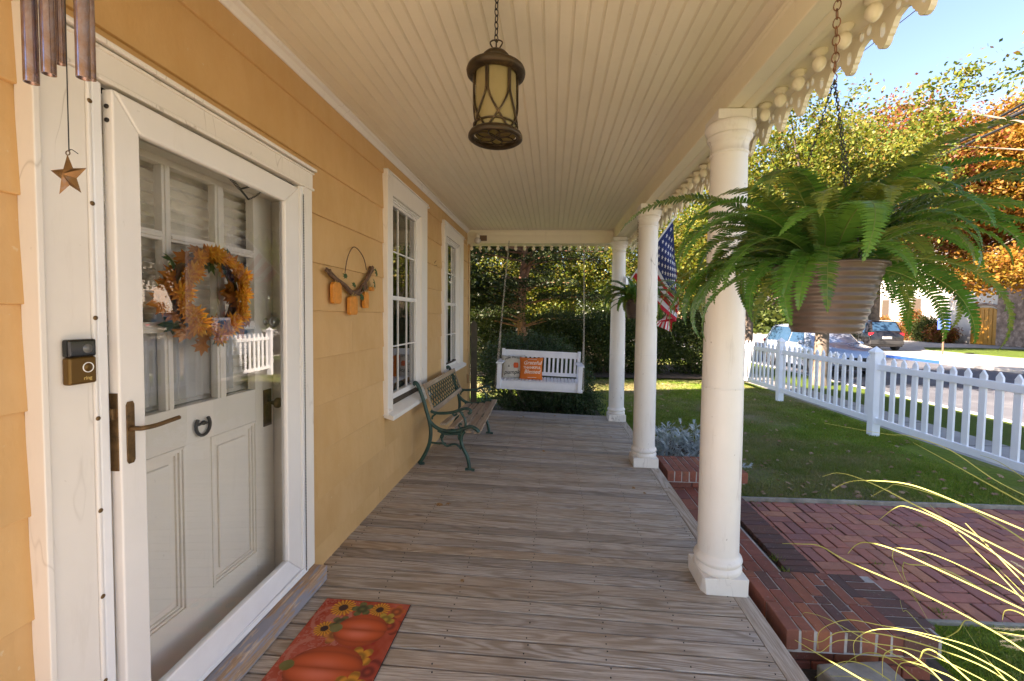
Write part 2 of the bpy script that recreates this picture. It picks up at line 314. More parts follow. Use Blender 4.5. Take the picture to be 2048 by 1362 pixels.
# ------------------------------------------------------------------ mesh helpers
class MB:
    def __init__(s): s.v = []; s.f = []; s.mi = []; s.sm = []; s.cur = 0
    def add(s, vs, fs, smooth=False):
        o = len(s.v); s.v += [tuple(p) for p in vs]
        for f in fs: s.f.append([i+o for i in f]); s.mi.append(s.cur); s.sm.append(smooth)
        return s
    def box(s, x0, x1, y0, y1, z0, z1):
        if x0 > x1: x0, x1 = x1, x0
        if y0 > y1: y0, y1 = y1, y0
        if z0 > z1: z0, z1 = z1, z0
        vs = [(x0,y0,z0),(x1,y0,z0),(x1,y1,z0),(x0,y1,z0),(x0,y0,z1),(x1,y0,z1),(x1,y1,z1),(x0,y1,z1)]
        return s.add(vs, [(0,3,2,1),(4,5,6,7),(0,1,5,4),(1,2,6,5),(2,3,7,6),(3,0,4,7)])
    def hexa(s, vs):
        return s.add(vs, [(0,3,2,1),(4,5,6,7),(0,1,5,4),(1,2,6,5),(2,3,7,6),(3,0,4,7)])
    def bar(s, a, b, w, h, up=(0,0,1)):
        a, b = Vector(a), Vector(b); d = (b-a).normalized(); u = Vector(up)
        r = d.cross(u)
        if r.length < 1e-4: r = d.cross(Vector((0,1,0)))
        r.normalize(); u = r.cross(d); r *= w/2; u *= h/2
        return s.hexa([a-r-u, a+r-u, b+r-u, b-r-u, a-r+u, a+r+u, b+r+u, b-r+u])
    def tube(s, pts, r, n=8, cap=True, flat=None):
        pts = [Vector(p) for p in pts]; k = len(pts)
        rr = r if hasattr(r, '__len__') else [r]*k
        rings = []; ref = None
        for i, p in enumerate(pts):
            d = (pts[min(i+1, k-1)]-pts[max(i-1, 0)])
            d = d.normalized() if d.length > 1e-9 else Vector((0,0,1))
            if ref is None:
                ref = Vector((0,0,1)) if abs(d.z) < .9 else Vector((1,0,0))
                if flat is not None: ref = Vector(flat)
            a = ref - d*ref.dot(d)
            a = a.normalized() if a.length > 1e-6 else d.orthogonal().normalized()
            if flat is None: ref = a
            b = d.cross(a)
            fl = 1.0
            rings.append([p+(a*math.cos(t)*fl+b*math.sin(t))*rr[i] for t in [2*math.pi*j/n for j in range(n)]])
        vs = [q for ring in rings for q in ring]; fs = []
        for i in range(k-1):
            for j in range(n):
                j2 = (j+1) % n; fs.append((i*n+j, i*n+j2, (i+1)*n+j2, (i+1)*n+j))
        s.add(vs, fs, True)
        if cap:
            s.add(rings[0], [tuple(range(n))[::-1]]); s.add(rings[-1], [tuple(range(n))])
        return s
    def lathe(s, prof, c=(0,0,0), n=32, smooth=True):
        vs = []; fs = []; k = len(prof)
        for (r, z) in prof:
            for j in range(n):
                t = 2*math.pi*j/n; vs.append((c[0]+r*math.cos(t), c[1]+r*math.sin(t), c[2]+z))
        for i in range(k-1):
            for j in range(n):
                j2 = (j+1) % n; fs.append((i*n+j, i*n+j2, (i+1)*n+j2, (i+1)*n+j))
        return s.add(vs, fs, smooth)
    def prism(s, poly, t0, t1, axis='y'):
        n = len(poly)
        def P(a, b, t): return (a, t, b) if axis == 'y' else ((t, a, b) if axis == 'x' else (a, b, t))
        vs = [P(a, b, t0) for a, b in poly]+[P(a, b, t1) for a, b in poly]
        fs = [tuple(range(n))[::-1], tuple(range(n, 2*n))]+[(i, (i+1) % n, n+(i+1) % n, n+i) for i in range(n)]
        return s.add(vs, fs)
    def sphere(s, c, r, n=12, sq=(1,1,1)):
        vs = []; fs = []; m = max(6, n//2+2)
        for i in range(m+1):
            a = math.pi*i/m
            for j in range(n):
                t = 2*math.pi*j/n
                vs.append((c[0]+r*sq[0]*math.sin(a)*math.cos(t), c[1]+r*sq[1]*math.sin(a)*math.sin(t), c[2]+r*sq[2]*math.cos(a)))
        for i in range(m):
            for j in range(n):
                j2 = (j+1) % n; fs.append((i*n+j, (i+1)*n+j, (i+1)*n+j2, i*n+j2))
        return s.add(vs, fs, True)
    def mesh(s, name, mats):
        me = bpy.data.meshes.new(name); me.from_pydata(s.v, [], s.f); 
        for m in (mats if isinstance(mats, (list, tuple)) else [mats]): me.materials.append(m)
        me.polygons.foreach_set('material_index', s.mi); me.polygons.foreach_set('use_smooth', s.sm)
        me.update(); return me
    def build(s, name, mats, parent=None, loc=(0,0,0), rot=(0,0,0), bevel=0, seg=2, fix=False):
        me = s.mesh(name, mats)
        if fix:
            b = bmesh.new(); b.from_mesh(me); bmesh.ops.remove_doubles(b, verts=b.verts, dist=1e-6)
            bmesh.ops.recalc_face_normals(b, faces=b.faces); b.to_mesh(me); b.free()
        return link(name, me, parent, loc, rot, bevel, seg)
def link(name, me, parent=None, loc=(0,0,0), rot=(0,0,0), bevel=0, seg=2):
    o = bpy.data.objects.new(name, me); COL.objects.link(o); o.location = loc; o.rotation_euler = rot
    if parent is not None: o.parent = parent
    if bevel:
        m = o.modifiers.new('bevel', 'BEVEL'); m.width = bevel; m.segments = seg; m.limit_method = 'ANGLE'; m.angle_limit = math.radians(40)
    return o
def npmesh(name, V, F, mat, smooth=False):
    """V (n,3), F (m,k) fast mesh"""
    V = np.asarray(V, np.float32); F = np.asarray(F, np.int32); k = F.shape[1]
    me = bpy.data.meshes.new(name); me.vertices.add(len(V)); me.vertices.foreach_set('co', V.ravel())
    me.loops.add(F.size); me.loops.foreach_set('vertex_index', F.ravel())
    me.polygons.add(len(F)); me.polygons.foreach_set('loop_start', np.arange(0, F.size, k, dtype=np.int32))
    me.polygons.foreach_set('loop_total', np.full(len(F), k, np.int32))
    if smooth: me.polygons.foreach_set('use_smooth', np.ones(len(F), bool))
    me.materials.append(mat); me.update(calc_edges=True); return me
def empty(name, loc=(0,0,0), rz=0, label=None, cat=None, group=None, kind=None, parent=None):
    o = bpy.data.objects.new(name, None); COL.objects.link(o); o.location = loc; o.rotation_euler = (0,0,rz); o.empty_display_size = .1
    tag(o, label, cat, group, kind)
    if parent: o.parent = parent
    return o
def tag(o, label=None, cat=None, group=None, kind=None):
    if label: o['label'] = label
    if cat: o['category'] = cat
    if group: o['group'] = group
    if kind: o['kind'] = kind
    return o
def copytree(o, parent=None):
    c = o.copy(); COL.objects.link(c); c.parent = parent
    for ch in list(o.children): copytree(ch, c)
    return c
def textmesh(txt, size, mat, extrude=.0005, shear=0, bold=0):
    cu = bpy.data.curves.new('lettering', 'FONT'); cu.body = txt; cu.size = size; cu.extrude = extrude; cu.align_x = 'CENTER'
    cu.shear = shear; cu.offset = bold
    o = bpy.data.objects.new('lettering', cu); COL.objects.link(o)
    bpy.context.view_layer.update()
    me = bpy.data.meshes.new_from_object(o.evaluated_get(bpy.context.evaluated_depsgraph_get()))
    bpy.data.objects.remove(o); me.materials.clear(); me.materials.append(mat); return me
def chain_links(m, p0, p1, L_, r, w, n0=0):
    d = Vector(p1)-Vector(p0); n = max(1, int(d.length/(L_*.78))); 
    up = d.normalized(); a = up.orthogonal().normalized(); b = up.cross(a)
    for k in range(n):
        c = Vector(p0)+d*((k+.5)/n); s = a if k % 2 == 0 else b
        m.tube([c+up*math.cos(t_)*L_/2+s*math.sin(t_)*w/2 for t_ in np.linspace(0, 2*math.pi, 13)], r, 5, cap=False)
def smooth(pts, n=6):
    """Catmull-Rom"""
    P = [Vector(p) for p in pts]; P = [P[0]]+P+[P[-1]]; out = []
    for i in range(1, len(P)-2):
        for k in range(n):
            t = k/n
            out.append(.5*((2*P[i])+(P[i+1]-P[i-1])*t+(2*P[i-1]-5*P[i]+4*P[i+1]-P[i+2])*t*t+(3*P[i]-P[i-1]-3*P[i+1]+P[i+2])*t**3))
    out.append(P[-2]); return out

# ------------------------------------------------------------------ ground, street
XW = -1.372                                     # outer face of the siding
def deckz(x): return -.033*(x-XW)
def lawnz(x): return -.47+.008*min(max(x-2, 0), 3.4)
g = MB(); g.add([(-500,-500,-.62),(700,-500,-.62),(700,900,-.62),(-500,900,-.62)], [(0,1,2,3)])
tag(g.build('ground', M['ground']), kind='structure')
lw = MB()
def strip(mb, xs, y0, y1, zf, ny=1):
    for a, b in zip(xs[:-1], xs[1:]):
        mb.add([(a,y0,zf(a)),(b,y0,zf(b)),(b,y1,zf(b)),(a,y1,zf(a))], [(0,1,2,3)])
strip(lw, [1.0,2,3,4,5.4,6.05], -14, 2.84, lawnz); strip(lw, [2.1,3,4,5.4,6.05], 4.73, 6.9, lawnz)
strip(lw, [1.0,2.1], 5.02, 6.9, lambda x: -.47); strip(lw, [-14,1.0,2,3,4,5.4,6.05], 6.9, 40, lawnz)
tag(lw.build('lawn', M['lawn']), kind='structure')
b = MB(); b.box(6.05, 7.25, -30, 90, -.9, -.45); sw = b.build('sidewalk', M['concrete']); tag(sw, kind='structure')
jm = plain('expansion_joint', (.10,.09,.08), .9, bmp=0)
b = MB()
for k in range(60): b.box(6.05, 7.25, -20+k*1.5, -19.985+k*1.5, -.4495, -.446)
tag(b.build('joint', jm, sw), kind='stuff')
b = MB(); b.box(7.25, 9.0, -30, 90, -.9, -.46); tag(b.build('verge', M['verge']), kind='structure')
b = MB(); b.box(9.0, 9.15, -30, 140, -.9, -.44); b.box(18.7, 18.85, -30, 21.4, -.9, -.44); b.box(18.7, 18.85, 25.2, 140, -.9, -.44)
tag(b.build('curb', M['curb'], bevel=.01), kind='structure')
b = MB(); b.box(18.7, 18.86, 21.4, 25.2, -.9, -.435); tag(b.build('blue_curb', M['bluepaint'], bevel=.01), kind='structure')
b = MB(); b.add([(9.15,-60,-.56),(18.7,-60,-.56),(18.7,300,-.56),(9.15,300,-.56)], [(0,1,2,3)]); tag(b.build('road', M['asphalt']), kind='structure')
b = MB(); b.add([(18.85,-60,-.455),(36,-60,-.455),(36,140,-.455),(18.85,140,-.455)], [(0,1,2,3)]); tag(b.build('pavement', M['concrete']), kind='structure')
b = MB(); b.prism([(25.2,24.5),(26.5,23.5),(33,23.2),(34,24),(34,30.5),(31,32.5),(27,32.2),(25.3,30)], -.46, -.42, 'z'); b.prism([(29,48),(35,48),(35,60),(29,60)], -.46, -.42, 'z')
b.prism([(20,60),(35,62),(35,100),(20,100)], -.46, -.42, 'z')
tag(b.build('grass_island', M['verge'], fix=True), kind='structure')
# soil beds
b = MB(); b.add([(1.0,-6,-.44),(2.15,-6,-.44),(2.15,2.4,-.36),(1.0,2.4,-.30)], [(0,1,2,3)]); b.add([(1.0,4.9,-.40),(2.15,4.9,-.44),(2.3,6.9,-.455),(1.0,6.9,-.42)], [(0,1,2,3)])
b.add([(-1.6,6.86,-.44),(1.0,6.86,-.44),(1.0,9.4,-.455),(-1.6,9.4,-.455)], [(0,1,2,3)]); b.add([(-8,13.6,-.455),(6.0,13.6,-.385),(6.0,17.5,-.38),(-8,17.5,-.45)], [(0,1,2,3)])
tag(b.build('soil', M['soil']), kind='structure')

# ------------------------------------------------------------------ deck
deck = empty('porch_deck', kind='structure')
bw, gap = .0972, .0095
meshes = []
for k in range(8):
    bm = MB(); x1 = 1.062
    h = .0012*(k % 3)
    bm.hexa([(XW-.05,0,deckz(XW)-.03),(x1,0,deckz(x1)-.03),(x1,bw-gap,deckz(x1)-.03),(XW-.05,bw-gap,deckz(XW)-.03),
             (XW-.05,0,deckz(XW)+h),(x1,0,deckz(x1)+h),(x1,bw-gap,deckz(x1)+h),(XW-.05,bw-gap,deckz(XW)+h)])
    meshes.append(bm.mesh('board', M['deck']))
ny = 0; y = -2.1
while y < 6.79:
    o = link('board', meshes[ny % 8], deck, (0, y, random.uniform(-.001,.001)), (0, 0, random.uniform(-.0006,.0006)), .0018, 1)
    y += bw; ny += 1
DECK_END = y
yy = -2.1
while yy < DECK_END-.05:
    y2 = min(yy+3.05, DECK_END)
    bm = MB(); bm.hexa([(0,0,-.035),(.098,0,-.0385),(.098,y2-yy-.003,-.0385),(0,y2-yy-.003,-.035),(0,0,.001),(.098,0,-.0025),(.098,y2-yy-.003,-.0025),(0,y2-yy-.003,.001)])
    # long grain: rotate so that the board runs along X in its own space
    me = MB(); me.hexa([(0,0,-.036),(y2-yy-.003,0,-.036),(y2-yy-.003,.098,-.033),(0,.098,-.033),(0,0,0),(y2-yy-.003,0,0),(y2-yy-.003,.098,.003),(0,.098,.003)])
    me.build('edge_board', M['deck'], deck, (1.164, yy, deckz(1.164)), (0, 0, math.pi/2), bevel=.003)
    yy = y2
bm = MB()
for y in np.arange(-2.1, DECK_END-.05, bw):
    for x in (-1.30, -.92, -.50, -.10, .28, .66, 1.03):
        for q in (.022, .070):
            if random.random() < .85: bm.lathe([(0.0001, .0), (.0033, .0), (.0033, -.003)], (x+random.uniform(-.01,.01), y+q+random.uniform(-.004,.004), deckz(x)+.0030), 8)
nails = bm.build('nail', M['darkmetal'], deck); tag(nails, kind='stuff')
bm = MB(); bm.box(1.10, 1.13, -2.1, DECK_END, -.36, -.125); bm.box(XW, 1.12, DECK_END-.04, DECK_END-.01, -.36, -.07); bm.build('skirt', M['deck'], deck)

# ------------------------------------------------------------------ porch ceiling, beam, trim
def ceilz(y): return 2.812+.0092*y
ceil = empty('porch_ceiling', kind='structure')
P = .0657
me = []
for k in range(2):
    bm = MB(); Lc = 9.2
    # beaded board: flat, bead near one edge, recessed joint
    prof = [(0,.0035),(.0016,0),(.054,0),(.0555,.002),(.057,-.0008),(.0595,-.0008),(.061,.002),(.0622,0),(P-.0016,0),(P,.0035)]
    vs = [(x,0,z) for x,z in prof]+[(x,Lc,z) for x,z in prof]; n = len(prof)
    bm.add(vs, [(i, n+i, n+i+1, i+1) for i in range(n-1)])
    bm.add([(0,0,.02),(P,0,.02),(P,Lc,.02),(0,Lc,.02)], [(0,1,2,3)])
    me.append(bm.mesh('ceiling_board', M['ceil']))
x = XW+.01; i = 0
while x < .955:
    o = link('ceiling_board', me[i % 2], ceil, (x, -2.35, ceilz(-2.35)+random.uniform(0,.0015)), (math.atan(.0092),0,0)); x += P; i += 1
# crown along the wall, along the beam
bm = MB(); pr = [(XW,0),(XW+.05,0),(XW+.046,-.012),(XW+.03,-.018),(XW+.018,-.034),(XW+.014,-.045),(XW,-.045)]
n = len(pr); y0, y1 = .36, 6.79
bm.add([(a,y0,ceilz(y0)+z) for a,z in pr]+[(a,y1,ceilz(y1)+z) for a,z in pr], [(i,(i+1)%n,n+(i+1)%n,n+i) for i in range(n)])
bm.build('wall_moulding', M['trim'], ceil, fix=True)
beam = empty('porch_beam', kind='structure')
bm = MB(); pr = [(.942,2.84),(.944,2.828),(.950,2.822),(.950,2.816),(.958,2.806),(.958,2.70),(.962,2.694),(1.035,2.694),(1.045,2.702),(1.055,2.696),(1.075,2.688),(1.108,2.688),(1.112,2.70),(1.112,2.84)]
def extr(bm, pr, y0, y1, sl=.0092):
    n = len(pr); bm.add([(a,y0,z+sl*(y0-2.5)) for a,z in pr]+[(a,y1,z+sl*(y1-2.5)) for a,z in pr], [(i,(i+1)%n,n+(i+1)%n,n+i) for i in range(n)]+[tuple(range(n)), tuple(range(n,2*n))[::-1]])
extr(bm, pr, -2.3, 6.92); bm.build('beam', M['ceil2'], beam, fix=True)
bm = MB(); extr(bm, [(1.112,2.725),(1.27,2.725),(1.27,2.80),(1.112,2.80)], -2.3, 7.05); bm.build('soffit', M['ceil2'], beam, fix=True)
# end beam at the far end
bm = MB(); bm.box(XW+.002, .955, 6.80, 6.95, 2.675, 2.885); bm.box(XW+.002, .955, 6.785, 6.80, 2.675, 2.70); bm.box(XW+.002, .955, 6.79, 6.80, 2.78, 2.79); bm.box(XW+.05,.955,6.775,6.80,2.855,2.88)
bm.build('end_beam', M['ceil2'], beam, bevel=.004)
# gingerbread trim
def pend(bm, c, s=1):
    pr = [(0.0001,.0),(.033*s,.0),(.035*s,-.006*s),(.033*s,-.011*s),(.029*s,-.017*s),(.022*s,-.022*s),(.015*s,-.026*s),(.014*s,-.030*s),(.021*s,-.034*s),(.0275*s,-.045*s),(.0285*s,-.058*s),(.025*s,-.072*s),(.018*s,-.083*s),(.009*s,-.091*s),(.0001,-.093*s)]
    bm.lathe(pr, c, 18)
trim = empty('gingerbread_trim', (1.2, 2.0, 2.72), label='cream painted gingerbread trim with acorn drops and cutwork edge above the columns', cat='trim')
bm = MB(); pend(bm, (0,0,0)); pm = bm.mesh('pendant', M['ceil2'])
y = -.9
k = 0
while y < 6.95:
    link('pendant', pm, trim, (1.185-1.2, y-2.0, 2.7245-2.72)); y += .162; k += 1
# cutwork: one repeat with slot and oval, in (y,z) plane
def cutwork_unit(per=.187, t=.022):
    bm = bmesh.new()
    outer = []
    pts = [(0,0),(0,-.062),(.012,-.066),(.030,-.072),(.040,-.085),(.046,-.10),(.052,-.104),(.058,-.118),(.066,-.122),(.070,-.136),(.080,-.147),(.0935,-.151)]
    left = pts; right = [(per-a, b) for a, b in pts[::-1]]
    outer = left+right[1:]
    def ell(cy, cz, ry, rz, n=12): return [(cy+ry*math.cos(2*math.pi*i/n), cz+rz*math.sin(2*math.pi*i/n)) for i in range(n)]
    holes = [[(.0935,-.052),(.106,-.064),(.106,-.100),(.0935,-.112),(.081,-.100),(.081,-.064)], ell(.020,-.036,.013,.020), ell(per-.020,-.036,.013,.020)]
    edges = []
    for lp in [outer]+holes:
        vs = [bm.verts.new((0, a, b)) for a, b in lp]
        for i in range(len(vs)): edges.append(bm.edges.new((vs[i], vs[(i+1) % len(vs)])))
    r = bmesh.ops.triangle_fill(bm, use_beauty=True, use_dissolve=False, edges=edges)
    fs = [f for f in bm.faces]
    e = bmesh.ops.extrude_face_region(bm, geom=fs)
    bmesh.ops.translate(bm, verts=[v for v in e['geom'] if isinstance(v, bmesh.types.BMVert)], vec=(t,0,0))
    bmesh.ops.recalc_face_normals(bm, faces=bm.faces)
    m = bpy.data.meshes.new('cutwork'); bm.to_mesh(m); bm.free(); m.materials.append(M['ceil2']); return m
cm = cutwork_unit(); y = -.95
while y < 6.95:
    link('cutwork', cm, trim, (1.27-1.2, y-2.0, 2.728-2.72)); y += .187
bm = MB(); bm.box(1.262-1.2, 1.27-1.2, -3.2, 5.0, .004, .03); bm.build('backing_strip', M['ceil2'], trim)
trim2 = empty('gingerbread_trim', (0, 6.98, 2.67), label='row of small cream acorn drops under the beam behind the swing', cat='trim')
bm = MB(); pend(bm, (0,0,0), .95); pm = bm.mesh('pendant', M['ceil2']); x = XW+.04
while x < 1.0: link('pendant', pm, trim2, (x, 0, .004)); x += .146
bm = MB(); bm.box(XW+.002, .955, -.028, .10, .004, .05); bm.build('backing_strip', M['ceil2'], trim2)
# roof slab above the porch
bm = MB(); bm.prism([(XW-.2,2.93),(1.12,2.93),(1.14,2.84),(1.34,2.84),(1.40,2.88),(1.40,2.98),(XW-.2,3.55)], -2.6, 7.25, 'y'); 
roof = bm.build('porch_roof', M['roof'], fix=True); tag(roof, kind='structure')

# ------------------------------------------------------------------ columns
def column(Yc, label, Xc=1.02):
    zt = 2.694+.0092*(Yc-2.5)-.004; z0 = deckz(Xc-.12)+.002; 
    t = empty('porch_column', (Xc, Yc, z0), label=label, cat='column', group='white round porch columns')
    hh = zt-z0; bx = .131
    # plinth with level top and sloping foot
    bm = MB(); s = -.033
    bm.hexa([(-bx,-bx,-s*0-.0+.0),(bx,-bx,s*2*bx),(bx,bx,s*2*bx),(-bx,bx,.0),(-bx,-bx,.095),(bx,-bx,.095),(bx,bx,.095),(-bx,bx,.095)])
    if Yc < 3:
        bm = MB(); pl_y = [(-bx,-bx+.045),(-bx+.022,-bx),(bx-.012,-bx),(bx,-bx+.01),(bx,bx),(-bx,bx)]
        n_ = len(pl_y); bm.add([(a,b_,s*(a+bx)-.001) for a,b_ in pl_y]+[(-bx+.004,-bx+.02,.095),(-bx+.012,-bx,.095),(bx,-bx,.095),(bx,-bx+.01,.095),(bx,bx,.095),(-bx,bx,.095)], [tuple(range(n_))[::-1], tuple(range(n_,2*n_))]+[(i,(i+1)%n_,n_+(i+1)%n_,n_+i) for i in range(n_)])
    bm.build('plinth', M['colbase'], t, bevel=.004)
    pr = [(.128,.095),(.134,.104),(.135,.118),(.130,.130),(.122,.136),(.121,.142),(.132,.150),(.137,.162),(.133,.176),(.124,.186),(.118,.194),(.1165,.205)]
    bm = MB(); bm.lathe(pr, n=48); bm.build('base', M['colbase'], t)
    sh = []
    for k in range(17):
        u = k/16; z = .205+(hh-.205-.232)*u; r = .1165-(.1165-.100)*max(0, (u-.3)/.7)**1.3; sh.append((r, z))
    bm = MB(); bm.lathe(sh, n=48); 
    bm.build('shaft', M['col'], t)
    zj = .205+(hh-.437)*.42
    bm = MB(); bm.lathe([(.1166,zj),(.1176,zj+.002),(.1176,zj+.005),(.1164,zj+.007)], n=48); bm.build('joint_ring', M['col'], t)
    q = hh-.232
    pr = [(.100,q),(.1045,q+.004),(.1075,q+.010),(.1045,q+.017),(.101,q+.020),(.101,q+.060),(.106,q+.066),(.109,q+.072),(.107,q+.078),(.118,q+.090),(.124,q+.100),(.124,q+.106),(.116,q+.110),(.118,q+.118),(.130,q+.135),(.135,q+.152),(.136,q+.165),(.130,q+.175),(.120,q+.180)]
    bm = MB(); bm.lathe(pr, n=48); bm.build('capital', M['col'], t)
    bm = MB(); bm.box(-.105,.105,-.105,.105,hh-.055,hh); bm.build('abacus', M['col'], t, bevel=.004)
    return t
column(2.57, 'nearest white porch column, its chipped square base beside the brick steps')
column(4.64, 'middle white porch column, with the far brick pier against its base')
column(6.62, 'farthest white porch column, at the corner beside the swing')

# ------------------------------------------------------------------ house
house = empty('house', (0,0,0), label='yellow ochre house with white trimmed windows and a white entrance door', cat='house')
zs = [-.17,.136,.415,.694,.973,1.252,1.531,1.81,2.089,2.368,2.647,2.93]
OPEN = [(1.045,2.30,.0,2.30), (3.42,4.50,.68,2.66), (5.24,6.37,.78,2.67)]
def siding_pieces(z0, z1, ya, yb, k):
    off = (k*1.37) % 3.66
    cuts = sorted({ya, yb, *[off+3.66*j-4 for j in range(6) if ya+.08 < off+3.66*j-4 < yb-.08]})
    for a, b_ in zip(cuts[:-1], cuts[1:]):
        edges = sorted({a, b_, *[e for o in OPEN for e in o[:2] if a < e < b_ and z1 > o[2] and z0 < o[3]]})
        for c, d in zip(edges[:-1], edges[1:]):
            o = [q for q in OPEN if q[0] <= c+1e-6 and q[1] >= d-1e-6 and z1 > q[2] and z0 < q[3]]
            if not o: yield c, d, z0, z1
            else:
                q = o[0]
                if q[2]-z0 > .01: yield c, d, z0, q[2]
                if z1-q[3] > .01: yield c, d, q[3], z1
for i, (z0_, z1_) in enumerate(zip(zs[:-1], zs[1:])):
    for (a, b_, z0, z1) in siding_pieces(z0_, z1_, .36, 6.90, i):
        if b_-a < .03: continue
        bm = MB(); x = XW
        bm.hexa([(x-.02,a,z0),(x+.011,a,z0+.005),(x+.011,b_-.0015,z0+.005),(x-.02,b_-.0015,z0),(x-.02,a,z1+.004),(x-.0005,a,z1+.004),(x-.0005,b_-.0015,z1+.004),(x-.02,b_-.0015,z1+.004)])
        c = ((a+b_)/2, (z0+z1)/2)
        bm.v = [(p[0]-x, p[1]-c[0], p[2]-c[1]) for p in bm.v]
        bm.build('siding_board', M['siding'], house, (x, c[0], c[1]), bevel=.0015, seg=1)
bm = MB()
def wallwith(bm, X0, X1, y0, y1, z0, z1, ops):
    ys = sorted({y0, y1, *[o[0] for o in ops], *[o[1] for o in ops]})
    for a, b_ in zip(ys[:-1], ys[1:]):
        o = [q for q in ops if q[0] <= a+1e-6 and q[1] >= b_-1e-6]
        if not o: bm.box(X0, X1, a, b_, z0, z1)
        else:
            q = o[0]
            if q[2] > z0: bm.box(X0, X1, a, b_, z0, q[2])
            if q[3] < z1: bm.box(X0, X1, a, b_, q[3], z1)
wallwith(bm, XW-.14, XW-.015, .36, 6.90, -.5, 3.2, [(1.16,2.22,.0,2.2),(3.52,4.34,.78,2.54),(5.34,6.17,.88,2.55)])  # near end cut short so sun passes behind it onto the grass
bm.build('wall', M['interior'], house)
bm = MB(); bm.box(-10, XW-.03, .36, 6.88, 3.1, 6.5); bm.box(-10, -9.9, .36, 6.88, -.5, 3.1); bm.box(-10, XW-.145, 6.78, 6.88, -.5, 3.1); bm.box(-10, XW-.145, .36, .46, -.5, 3.1)  # unseen upper walls, height chosen for the house shadow over lawn and fence
bm.build('unseen_upper_wall', M['siding'], house)
bm = MB(); bm.prism([(-10.4,6.4),(XW+.45,6.4),((XW-10)/2,9.0)], .1, 7.2, 'y'); bm.build('roof', M['roof'], house, fix=True)  # unseen roof, ridge and eaves set by how far its shadow reaches
bm = MB(); bm.box(-9.8, XW-.15, .47, 6.77, -.12, -.02); bm.box(-9.8, XW-.15, .47, 6.77, 3.0, 3.08); bm.build('interior_floor', M['interior'], house)
bm = MB(); bm.box(XW-.02, XW+.018, 6.895, 6.99, -.45, 2.9); bm.build('corner_board', M['siding'], house, bevel=.003)
bm = MB(); bm.tube([(XW+.03, 6.83, 2.55),(XW+.026, 6.83, 1.8),(XW+.028, 6.82, .8),(XW+.03, 6.83, .1)], .006); bm.box(XW,XW+.05,6.80,6.87,.42,.56)
bm.build('cable', plain('tan_cable', (.40,.25,.13), .6, bmp=0), house)

def window(y0, y1, z0, z1, yg0, yg1, zg0, zg1, zr, label):
    t = empty('window', parent=house, label=label)
    X = XW
    bm = MB()
    cw = .115
    # casing
    bm.box(X, X+.034, y0, yg0-.03, z0+.03, z1); bm.box(X, X+.034, yg1+.03, y1, z0+.03, z1); bm.box(X, X+.034, yg0-.03, yg1+.03, zg1+.055, z1)
    bm.box(X, X+.045, y0-.012, y0+.002, z0+.03, z1+.01); bm.box(X+.002, X+.046, y0-.012, y1+.012, z1+.001, z1+.013)
    bm.build('casing', M['trim'], t, bevel=.003)
    bm = MB()
    # stepped inner frames
    for d, x in ((.03,.018),(.015,.004)):
        bm.box(X-.05, X+x, yg0-d, yg0-d+.015, zg0-.06, zg1+d+.02); bm.box(X-.05, X+x, yg1+d-.015, yg1+d, zg0-.06, zg1+d+.02); bm.box(X-.05, X+x, yg0-d+.015, yg1+d-.015, zg1+d+.005, zg1+d+.02)
    bm.box(X-.06, X-.008, yg0-.0, yg0+.02, zg0, zg1+.02); bm.box(X-.06, X-.008, yg1-.02, yg1, zg0, zg1+.02); bm.box(X-.06,X-.008,yg0+.02,yg1-.02,zg1,zg1+.02); bm.box(X-.06,X-.006,yg0+.02,yg1-.02,zg0-.05,zg0)
    bm.build('frame', M['storm'], t, bevel=.002)
    bm = MB(); bm.hexa([(X-.06,y0+.02,z0+.02),(X+.085,y0-.0,z0-.015),(X+.085,y1+.0,z0-.015),(X-.06,y1-.02,z0+.02),(X-.06,y0+.02,z0+.085),(X+.085,y0-.0,z0+.02),(X+.085,y1+.0,z0+.02),(X-.06,y1-.02,z0+.085)])
    bm.build('sill', M['trim'], t, bevel=.003)
    bm = MB(); bm.box(X-.045, X-.012, yg0+.02, yg1-.02, zr-.018, zr+.018); bm.build('meeting_rail', M['storm'], t, bevel=.002)
    ya, yb = yg0+.02, yg1-.02
    for q, (a, b_) in enumerate(((zg0, zr-.018), (zr+.018, zg1))):
        for k in (1, 2):
            yy = ya+(yb-ya)*k/3; m = MB(); m.box(X-.040, X-.022, yy-.0055, yy+.0055, a, b_); m.build('muntin', M['storm'], t)
        m = MB(); zz = a+(b_-a)*.5; m.box(X-.0405, X-.0215, ya, yb, zz-.0055, zz+.0055); m.build('muntin', M['storm'], t)
        m = MB(); m.add([(X-.030,ya,a),(X-.030,yb,a),(X-.030,yb,b_),(X-.030,ya,b_)], [(0,1,2,3)]); m.build('pane', M['winglass'], t)
    m = MB()
    for (c0, c1) in ((ya-.02, ya+.13), (yb-.20, yb+.02)):
        n = 24; vs = []; 
        for i in range(n+1):
            yy = c0+(c1-c0)*i/n; xx = X-.13+.012*math.sin(i*1.9)
            vs += [(xx, yy, zg0-.1), (xx, yy, zg1+.1)]
        m.add(vs, [(2*i,2*i+2,2*i+3,2*i+1) for i in range(n)], True)
    m.build('curtain', M['curtain2'], t)
    m = MB(); m.box(X+.034, X+.06, y1-.03, y1-.015, z1-.03, z1-.015); m.box(X+.034, X+.055, y0+.02, y0+.035, z1-.05, z1-.035); m.box(X+.034,X+.06,y0+.03,y0+.05,z0+.06,z0+.075); m.build('hook', M['trim'], t)
window(3.40, 4.52, .66, 2.68, 3.56, 4.29, .83, 2.46, 1.665, 'tall white window nearer the door')
window(5.22, 6.39, .77, 2.68, 5.38, 6.13, .86, 2.47, 1.67, 'tall white window farther from the door, behind the bench')

